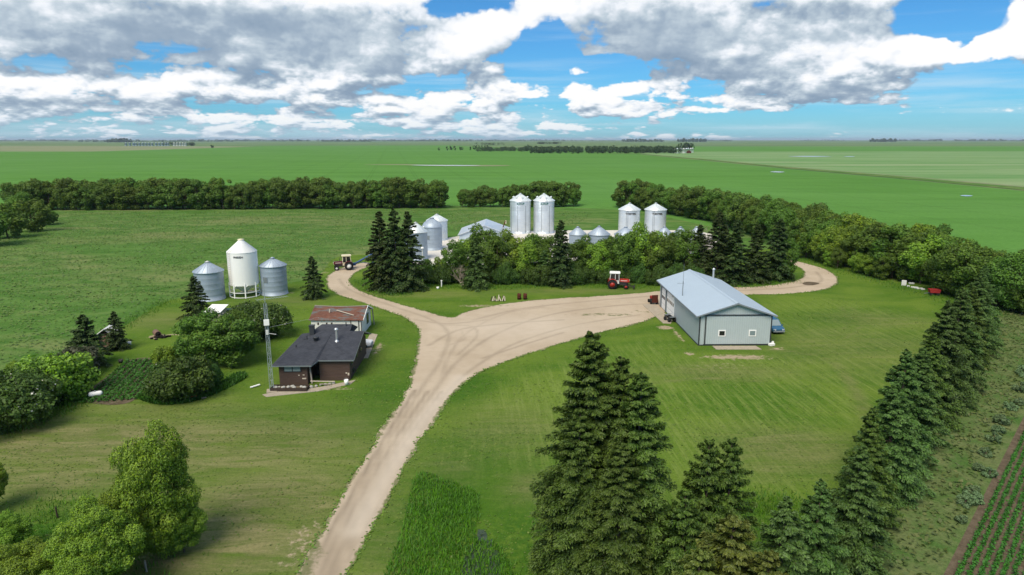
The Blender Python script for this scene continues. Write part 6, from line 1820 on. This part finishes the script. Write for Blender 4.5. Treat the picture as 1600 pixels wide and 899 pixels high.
# ------------------------------------------------ tractors
def tractor(loc, rz, paint, roof, rim, label, nose_dark=False, big=1.0, open_cab=False, blade=False, grille='orange_red', front='engine_dark'):
    """nose towards +X"""
    e = empty('tractor', loc, rz, label, 'tractor')
    e.scale = (big, big, big)
    def wheel(nm, x, y, r, w, rm):
        q = MB().lathe([(r * .55, -w / 2), (r * .93, -w / 2), (r, -w * .32), (r, w * .32), (r * .93, w / 2), (r * .55, w / 2)], 28, (x, y, r), axis='Y')
        for k in range(18):
            a = 2 * PI * k / 18
            q.box((x + math.cos(a) * r * 1.0, y, r + math.sin(a) * r * 1.0), (r * .10, w * .95, r * .12), rot=Matrix.Rotation(-a, 3, 'Y'))
        o = q.build(nm, 'rubber', e)
        MB().lathe([(0.02, -w * .30), (r * .22, -w * .42), (r * .26, -w * .25), (r * .56, -w * .38), (r * .56, w * .38), (r * .26, w * .25), (r * .22, w * .42), (0.02, w * .30)], 24, (x, y, r), axis='Y').build('rim', rm, o)
    for s in (-1, 1):
        wheel('rear_wheel', -1.05, s * .98, .86, .52, rim)
        wheel('front_wheel', 1.45, s * .80, .46, .28, rim)
    MB().box((.15, 0, .92), (2.6, .42, .55)).box((-1.0, 0, .88), (.9, 1.5, .40)).build('chassis', 'engine_dark', e, .03)
    MB().box((1.45, 0, .55), (.25, 1.5, .16)).box((1.45, 0, .75), (.3, .3, .35)).build('front_axle', 'engine_dark', e)
    h = MB().prism([(.15, 1.25), (1.95, 1.20), (2.02, 1.30), (1.98, 1.68), (1.80, 1.76), (.15, 1.82)], 'Y', -.36, .36).build('hood', paint, e, .05)
    MB().prism([(.3, 1.0), (1.85, 1.0), (1.85, 1.24), (.3, 1.24)], 'Y', -.28, .28).build('engine', front, e)
    MB().box((2.03, 0, 1.42), (.05, .56, .46)).build('grille', grille, h)
    MB().box((1.05, 0, 1.50), (1.2, .735, .07)).build('hood_stripe', 'white_paint', h)
    for s in (-1, 1): MB().cyl((2.03, s * .24, 1.58), (2.08, s * .24, 1.58), .07, n=10).build('headlight', 'lamp_clear', h)
    MB().tube([(.75, .16, 1.75), (.75, .16, 2.45)], .05, n=8).build('exhaust', 'engine_dark', e)
    # fenders
    for s in (-1, 1):
        vs = []; fs = []
        for k in range(8):
            a = math.radians(20 + 130 * k / 7); c, q = math.cos(a) * .98, math.sin(a) * .98
            vs += [(-1.05 + c, s * .66, .86 + q), (-1.05 + c, s * 1.22, .86 + q), (-1.05 + c, s * 1.22, .90 + q), (-1.05 + c, s * .66, .90 + q)]
        for k in range(7):
            b = k * 4
            fs += [(b + i, b + (i + 1) % 4, b + 4 + (i + 1) % 4, b + 4 + i) for i in range(4)]
        MB().add(vs, fs).build('fender', paint, e)
    # cab
    z0, z1, xa, xb, wy = 1.55, 2.82, -1.55, .18, .70
    c = MB()
    for x, xt in ((xa, xa + .18), (xb, xb - .06), (-.55, -.55)):
        for s in (-1, 1): c.bar((x, s * wy, z0), (xt, s * wy * .95, z1), .09)
    for s in (-1, 1): c.bar((xa, s * wy, z0), (xb, s * wy, z0), .09)
    c.box(((xa + xb) / 2, 0, z0 - .30), (xb - xa, 2 * wy, .55)); c.build('cab_frame', 'white_worn' if not open_cab else 'cream_paint', e)
    g = MB()
    g.add([(xa + .05, wy * .98, z0 + .03), (xb - .05, wy * .98, z0 + .03), (xb - .1, wy * .94, z1), (xa + .2, wy * .94, z1)], [(0, 1, 2, 3)])
    g.add([(xa + .05, -wy * .98, z0 + .03), (xb - .05, -wy * .98, z0 + .03), (xb - .1, -wy * .94, z1), (xa + .2, -wy * .94, z1)], [(0, 1, 2, 3)])
    g.add([(xb - .0, -wy * .95, z0 + .3), (xb - .0, wy * .95, z0 + .3), (xb - .06, wy * .9, z1), (xb - .06, -wy * .9, z1)], [(0, 1, 2, 3)])
    g.add([(xa, -wy * .95, z0), (xa, wy * .95, z0), (xa + .18, wy * .9, z1), (xa + .18, -wy * .9, z1)], [(0, 1, 2, 3)])
    g.build('cab_glass', 'dark_glass', e)
    MB().box(((xa + xb) / 2 + .06, 0, z1 + .12), (xb - xa + .22, 2 * wy + .22, .26)).build('cab_roof', roof, e, .07)
    if blade:
        MB().box((2.9, 0, .35), (.12, 1.9, .5), rot=Matrix.Rotation(.4, 3, 'Y')).bar((1.5, .4, .8), (2.85, .5, .35), .10).bar((1.5, -.4, .8), (2.85, -.5, .35), .10).bar((1.7, 0, .6), (2.5, 0, 1.0), .08).build('front_blade', 'engine_dark', e)
    return e
tr = G(968, 451.5)
tractor((tr.x - .2, tr.y + .6, 0), math.radians(-9), 'red_paint', 'white_paint', 'red_paint', 'red tractor with white cab roof and dark front blade parked by the tree row', blade=True)
tm = G(536, 422.5)
tractor((tm.x, tm.y + .7, 0.01), math.radians(196), 'maroon_paint', 'cream_paint', 'white_paint', 'maroon tractor with cream cab roof and white rims at the end of the gravel drive', open_cab=True, grille='cream_paint', big=1.02)
a0 = G(552, 419); field_auger((a0.x, a0.y + .6, .7), (a0.x + 8.5, a0.y + 3.5, 5.2), 'blue grain auger hitched behind the maroon tractor, rising behind the spruces', 'blue_metal', 'blue_metal', r=.2)

# ------------------------------------------------ small things around the yard
for i, px in enumerate((811.2, 820.6)):
    g = G(px, 468.5)
    e = empty('barrel', (g.x, g.y + .3, 0), 0, ('left' if i == 0 else 'right') + ' one of two rusty dark red barrels standing on the grass', 'barrel', 'pair of rusty barrels')
    e.scale = (1.12, 1.12, 1.12)
    MB().lathe([(.02, 0), (.29, 0), (.29, .29), (.31, .31), (.29, .33), (.29, .58), (.31, .60), (.29, .62), (.29, .90), (.27, .90), (.27, .86), (.0, .86)], 24).build('drum', 'rust_dark', e)
    MB().cyl((.12, .1, .86), (.12, .1, .90), .04, n=8).build('bung', 'steel_grey', e)
g = G(778, 471)
for k in range(11):
    x = g.x - 1.2 + .24 * k
    lr = random.Random(k)
    p0 = Vector((x, g.y + lr.uniform(-.3, .1), .08)); p1 = p0 + Vector((lr.uniform(-.35, .35), lr.uniform(.3, .7), lr.uniform(.55, .95)))
    m = MB(); mid = (p0 + p1) / 2; m.cyl(p0 - mid, p1 - mid, .10, .07, 8)
    o = m.build('log', 'wood_pale' if k % 3 else 'wood_dark'); o.location = mid
    tag(o, 'short log leaning in the small wood pile at the edge of the gravel', 'log', 'logs of the small wood pile')
g0_, g1_ = G(768, 442.5), G(792, 438)
e = empty('barrier_pole', g0_, 0, 'red and white pole on two short posts at the foot of the tree row', 'pole')
dv = g1_ - g0_; dv.z = .35
m = MB(); m2 = MB()
for k in range(6):
    a, b = Vector((0, 0, .5)) + dv * (k / 6), Vector((0, 0, .5)) + dv * ((k + 1) / 6)
    (m if k % 2 else m2).bar(a, b, .16, .16)
m.build('white_band', 'white_worn', e); m2.build('red_band', 'red_paint', e)
for q in (.1, .9): c = dv * q; MB().bar((c.x, c.y, 0), (c.x, c.y, .45 + c.z), .10).build('post', 'wood_grey', e)
g = G(690, 448.5)
e = empty('white_hydrant', g, 0, 'upright white standpipe on the grass before the tree row', 'standpipe')
MB().cyl((0, 0, 0), (0, 0, 1.15), .11, n=10).build('pipe', 'white_paint', e); MB().box((0, 0, 1.2), (.32, .2, .16)).build('spout', 'white_paint', e)
o = MB().lathe([(.02, 0), (.22, 0), (.26, .35), (.23, .35), (.19, .05), (0, .05)], 14).build('white_pail', 'white_paint'); g = G(684, 451.5); o.location = g
tag(o, 'small white pail on the grass left of the standpipe', 'bucket')

# garden side
g = G(147, 622)
e = empty('white_tank', (g.x, g.y + .3, 0), math.radians(28), 'white horizontal tank lying at the lower corner of the garden', 'tank')
e.scale = (.68, .68, .68)
MB().lathe([(0.02, -1.0), (.25, -.95), (.40, -.78), (.42, -.6), (.42, .6), (.40, .78), (.25, .95), (.02, 1.0)], 20, (0, 0, .50), axis='X').build('shell', 'white_paint', e)
for x in (-.6, .6): MB().box((x, 0, .08), (.12, .6, .16)).build('saddle', 'steel_grey', e)
MB().lathe([(.16, .88), (.16, 1.02), (.02, 1.08)], 12).build('filler_cap', 'steel_grey', e)
g = G(168, 546)
e = empty('brown_shack', (g.x - .25, g.y + .2, 0), math.radians(10), 'small brown wooden shack with white tin roof between two dark spruces', 'shack')
zt = 2.1
MB().box((0, 1.1, zt / 2), (1.6, 2.2, zt)).build('wall', 'wood_dark', e)
MB().prism([(-1.05, zt - .2), (0, zt + .55), (1.05, zt - .2), (1.05, zt - .1), (0, zt + .67), (-1.05, zt - .1)], 'Y', -.3, 2.5).build('roof', 'white_paint', e)
MB().box((0.1, -.03, .9), (.8, .06, 1.75)).build('door', 'brown_log', e)
g = G(334, 503)
e = empty('garden_shed', (g.x, g.y, 0), math.radians(-3), 'small shed with bright white roof behind the large green bush', 'shed')
MB().box((0, 1.1, .8), (2.3, 2.2, 1.6)).build('wall', 'wood_grey', e)
MB().prism([(-.25, 1.5), (2.5, 2.05), (2.5, 2.13), (-.25, 1.58)], 'X', -1.3, 1.3).build('roof', 'white_paint', e)
g = G(357, 494)
e = empty('green_box', (g.x, g.y, 0), 0, 'low dark green storage box right of the white roofed shed', 'storage box')
MB().box((0, .6, .45), (2.1, 1.1, .9)).build('body', 'green_dark', e); MB().box((0, .6, .94), (2.25, 1.25, .09)).build('lid', 'green_dark', e, .02)
g = G(245, 527)
e = empty('burn_barrel', (g.x - .2, g.y + .5, 0), math.radians(-50), 'rusty burn barrel lying on its side in the ash of the fire pit', 'barrel')
MB().lathe([(.40, -.75), (.42, -.74), (.42, 0), (.44, .02), (.42, .04), (.42, .74), (.36, .74), (.36, -.70), (.0, -.70)], 20, (0, 0, .42), axis='X').build('drum', 'brown_log', e)
MB().lathe([(.0, .70), (.35, .70), (.35, .72), (.0, .72)], 16, (0, 0, .42), axis='X').build('charred_mouth', 'ash', e)
ap = MB()
for k in range(26):
    lr = random.Random(k + 50); x, y = lr.gauss(0, .55), lr.gauss(0, .4)
    ap.box((x, y, .06 + .14 * max(0, 1 - math.hypot(x, y))), (lr.uniform(.15, .5), lr.uniform(.12, .35), lr.uniform(.1, .3)), lr.uniform(0, 3))
o = ap.build('ash_heap', 'ash'); c = G(250, 528); o.location = c; tag(o, 'black heap of ash and char beside the burn barrel', 'ash heap')
for px, py, lab in ((202, 539, 'small white pail beside the right spruce of the brown shack'), (189, 567, 'dark pail at the top end of the garden rows')):
    o = MB().lathe([(.02, 0), (.24, 0), (.28, .42), (.24, .42), (.2, .06), (0, .06)], 14).build('garden_pail', 'white_paint' if px == 202 else 'engine_dark'); o.location = G(px, py); tag(o, lab, 'bucket')
g = G(301, 625)
e = empty('garden_chair', (g.x, g.y + .2, 0), math.radians(35), 'bright orange plastic chair at the front of the shrub bed', 'chair')
MB().box((0, 0, .42), (.6, .6, .06)).build('seat', 'orange_plastic', e, .02)
MB().box((0, .3, .85), (.58, .06, .85), rot=Matrix.Rotation(-.22, 3, 'X')).build('backrest', 'orange_plastic', e, .02)
for x in (-.25, .25):
    for y in (-.25, .25): MB().bar((x * 1.1, y * 1.1, 0), (x, y, .42), .06).build('leg', 'orange_plastic', e)
    MB().bar((x * 1.15, -.22, .64), (x * 1.15, .30, .66), .06).build('armrest', 'orange_plastic', e)
c = G(398, 605); board('white_plank', (c.x - .35, c.y - .35, .09), (c.x + .45, c.y + .4, .16), .22, .10, 'white_paint', 'short white plank on the lawn left of the antenna tower')
c = G(310, 624); board('grey_plank', (c.x - .5, c.y - .2, .05), (c.x + .7, c.y + .35, .08), .24, .06, 'wood_grey', 'grey plank in the bed right of the orange chair')
for px, py, hh, lab in ((90, 809, .85, 'dark fence post in the rough grass left of the tall lower left tree'), (229, 893, .8, 'grey fence post at the bottom edge under the tall lower left tree')):
    g = G(px, py)
    o = MB().cyl((0, 0, -.1), (0, 0, hh), .07, .055, 8).lathe([(.055, hh), (.02, hh + .03)], 8).build('fence_post', 'wood_dark' if px == 90 else 'wood_grey'); o.location = g; o.rotation_euler.x = .06
    tag(o, lab, 'post')
# right side: red wagon and white blocks
g = G(1464, 464)
e = empty('red_wagon', (g.x, g.y + .6, 0), math.radians(-12), 'dark red grain wagon at the edge of the right shelterbelt', 'wagon')
e.scale = (.72, .72, .72)
MB().prism([(-1.05, .75), (1.05, .75), (1.25, 1.55), (-1.25, 1.55)], 'Y', 0, 1.7).build('box', 'wagon_red', e)
MB().box((0, .85, .62), (2.0, 1.3, .16)).build('frame', 'engine_dark', e)
MB().bar((-1.0, .85, .6), (-2.2, .85, .4), .10).build('drawbar', 'steel_grey', e)
for x in (-.7, .7):
    for y in (.15, 1.55): MB().lathe([(.0, -.1), (.32, -.1), (.36, -.05), (.36, .05), (.32, .1), (.0, .1)], 16, (x, y, .36), axis='Y').build('wheel', 'rubber', e)
for i, (px, py, sx, sy, sz_, lab) in enumerate(((1412, 446.5, .8, .6, 1.0, 'upright pale block at the left end of the white debris row'), (1424, 444, .9, .5, .3, 'flat white slab behind the white debris row'), (1419, 448.5, .4, .4, .3, 'small white stone beside the upright pale block'), (1429, 450.5, 1.2, .5, .28, 'white slab in the middle of the debris row'), (1437, 452, 1.1, .45, .24, 'low white slab right of the middle one in the debris row'), (1442, 453.2, .7, .4, .22, 'small pale slab nearest the red wagon'))):
    o = MB().box((0, 0, sz_ / 2), (sx, sy, sz_), .3 * (i % 3)).build('pale_block', 'white_worn', None, .04); o.location = G(px, py); o.rotation_euler.z = -.5; tag(o, lab, 'block')
o = rock_mesh(9, .35); ob = link('pale_stone', o); ob.location = G(984, 436); tag(ob, 'pale stone half hidden in the grass behind the red tractor', 'rock')
# far farmyards
for i, (px, py, r) in enumerate(((1053, 239.5, 3.4), (1058, 239.6, 3.4), (1063, 239.4, 3.6), (1068, 239.6, 3.4), (1072, 239.3, 3.6), (1075, 238.6, 3.0), (1079, 238.9, 3.0), (1082, 238.6, 2.4))):
    g = G(px, py); o = MB().lathe([(r, 0), (r, 8.0), (r * 1.05, 8.0), (.4, 10.5), (0.02, 10.6)], 16).build('distant_bin', 'galvanised_bright' if i % 3 else 'white_worn')
    o.location = (g.x, g.y, -.25); tag(o, 'tiny pale bin at the right end of the distant farmyard wood', 'grain bin', 'bins of the distant farmyard')
g = G(1077, 239.6); o = MB().prism([(-4, 0), (4, 0), (4, 3.5), (0, 6), (-4, 3.5)], 'Y', 0, 8).build('distant_barn', 'rust_dark'); o.location = (g.x, g.y, -.25); tag(o, 'tiny dark barn among the pale bins of the distant farmyard', 'barn')
for i, px in enumerate([197, 203, 209, 213, 218, 223, 228, 233, 238, 244, 249, 254, 259, 263] + [272.5, 277, 281.5, 286, 290]):
    g = G(px, 228.2); r = 5.5
    o = MB().lathe([(r, 0), (r, 11.0), (r * 1.05, 11.0), (.4, 15.0), (.02, 15.1)], 14).build('distant_bin', 'galvanised_roof' if i < 14 else 'white_worn'); o.location = (g.x, g.y, -.26)
    tag(o, 'tiny grey bin of the long bin site far away at left' if i < 14 else 'tiny pale bin right of the dark trees at the far left bin site', 'grain bin', 'long bin row far left' if i < 14 else 'short bin row far left')
spots = []
for i in range(26):
    px = far_rng.choice((far_rng.uniform(255, 272), far_rng.uniform(291, 302), far_rng.uniform(268, 292))); g = G(px, 227.3 if px < 292 else 228); spots.append((g.x, g.y, 15, 22))
wood('distant_windbreak', spots, 'dark trees around the far left bin site', leaf=3.0, per=30)

# ================================================================== the air over the plain
hz = MB().box((0, 0, 44.0), (150000, 150000, 91.0))
hm = bpy.data.materials.new('haze'); hm.use_nodes = True
ht = NT(hm.node_tree); ht.n.clear()
pv2 = ht.node('ShaderNodeVolumePrincipled', {'Color': (0.72, 0.86, 1.0, 1), 'Density': 3.6e-5, 'Anisotropy': 0.1})
ho = ht.node('ShaderNodeOutputMaterial'); ht.l.new(pv2.outputs[0], ho.inputs['Volume'])
MATS['haze'] = hm
tag(hz.build('haze', 'haze'), 'thin pale blue haze in the air over the plain', 'haze', kind='stuff')
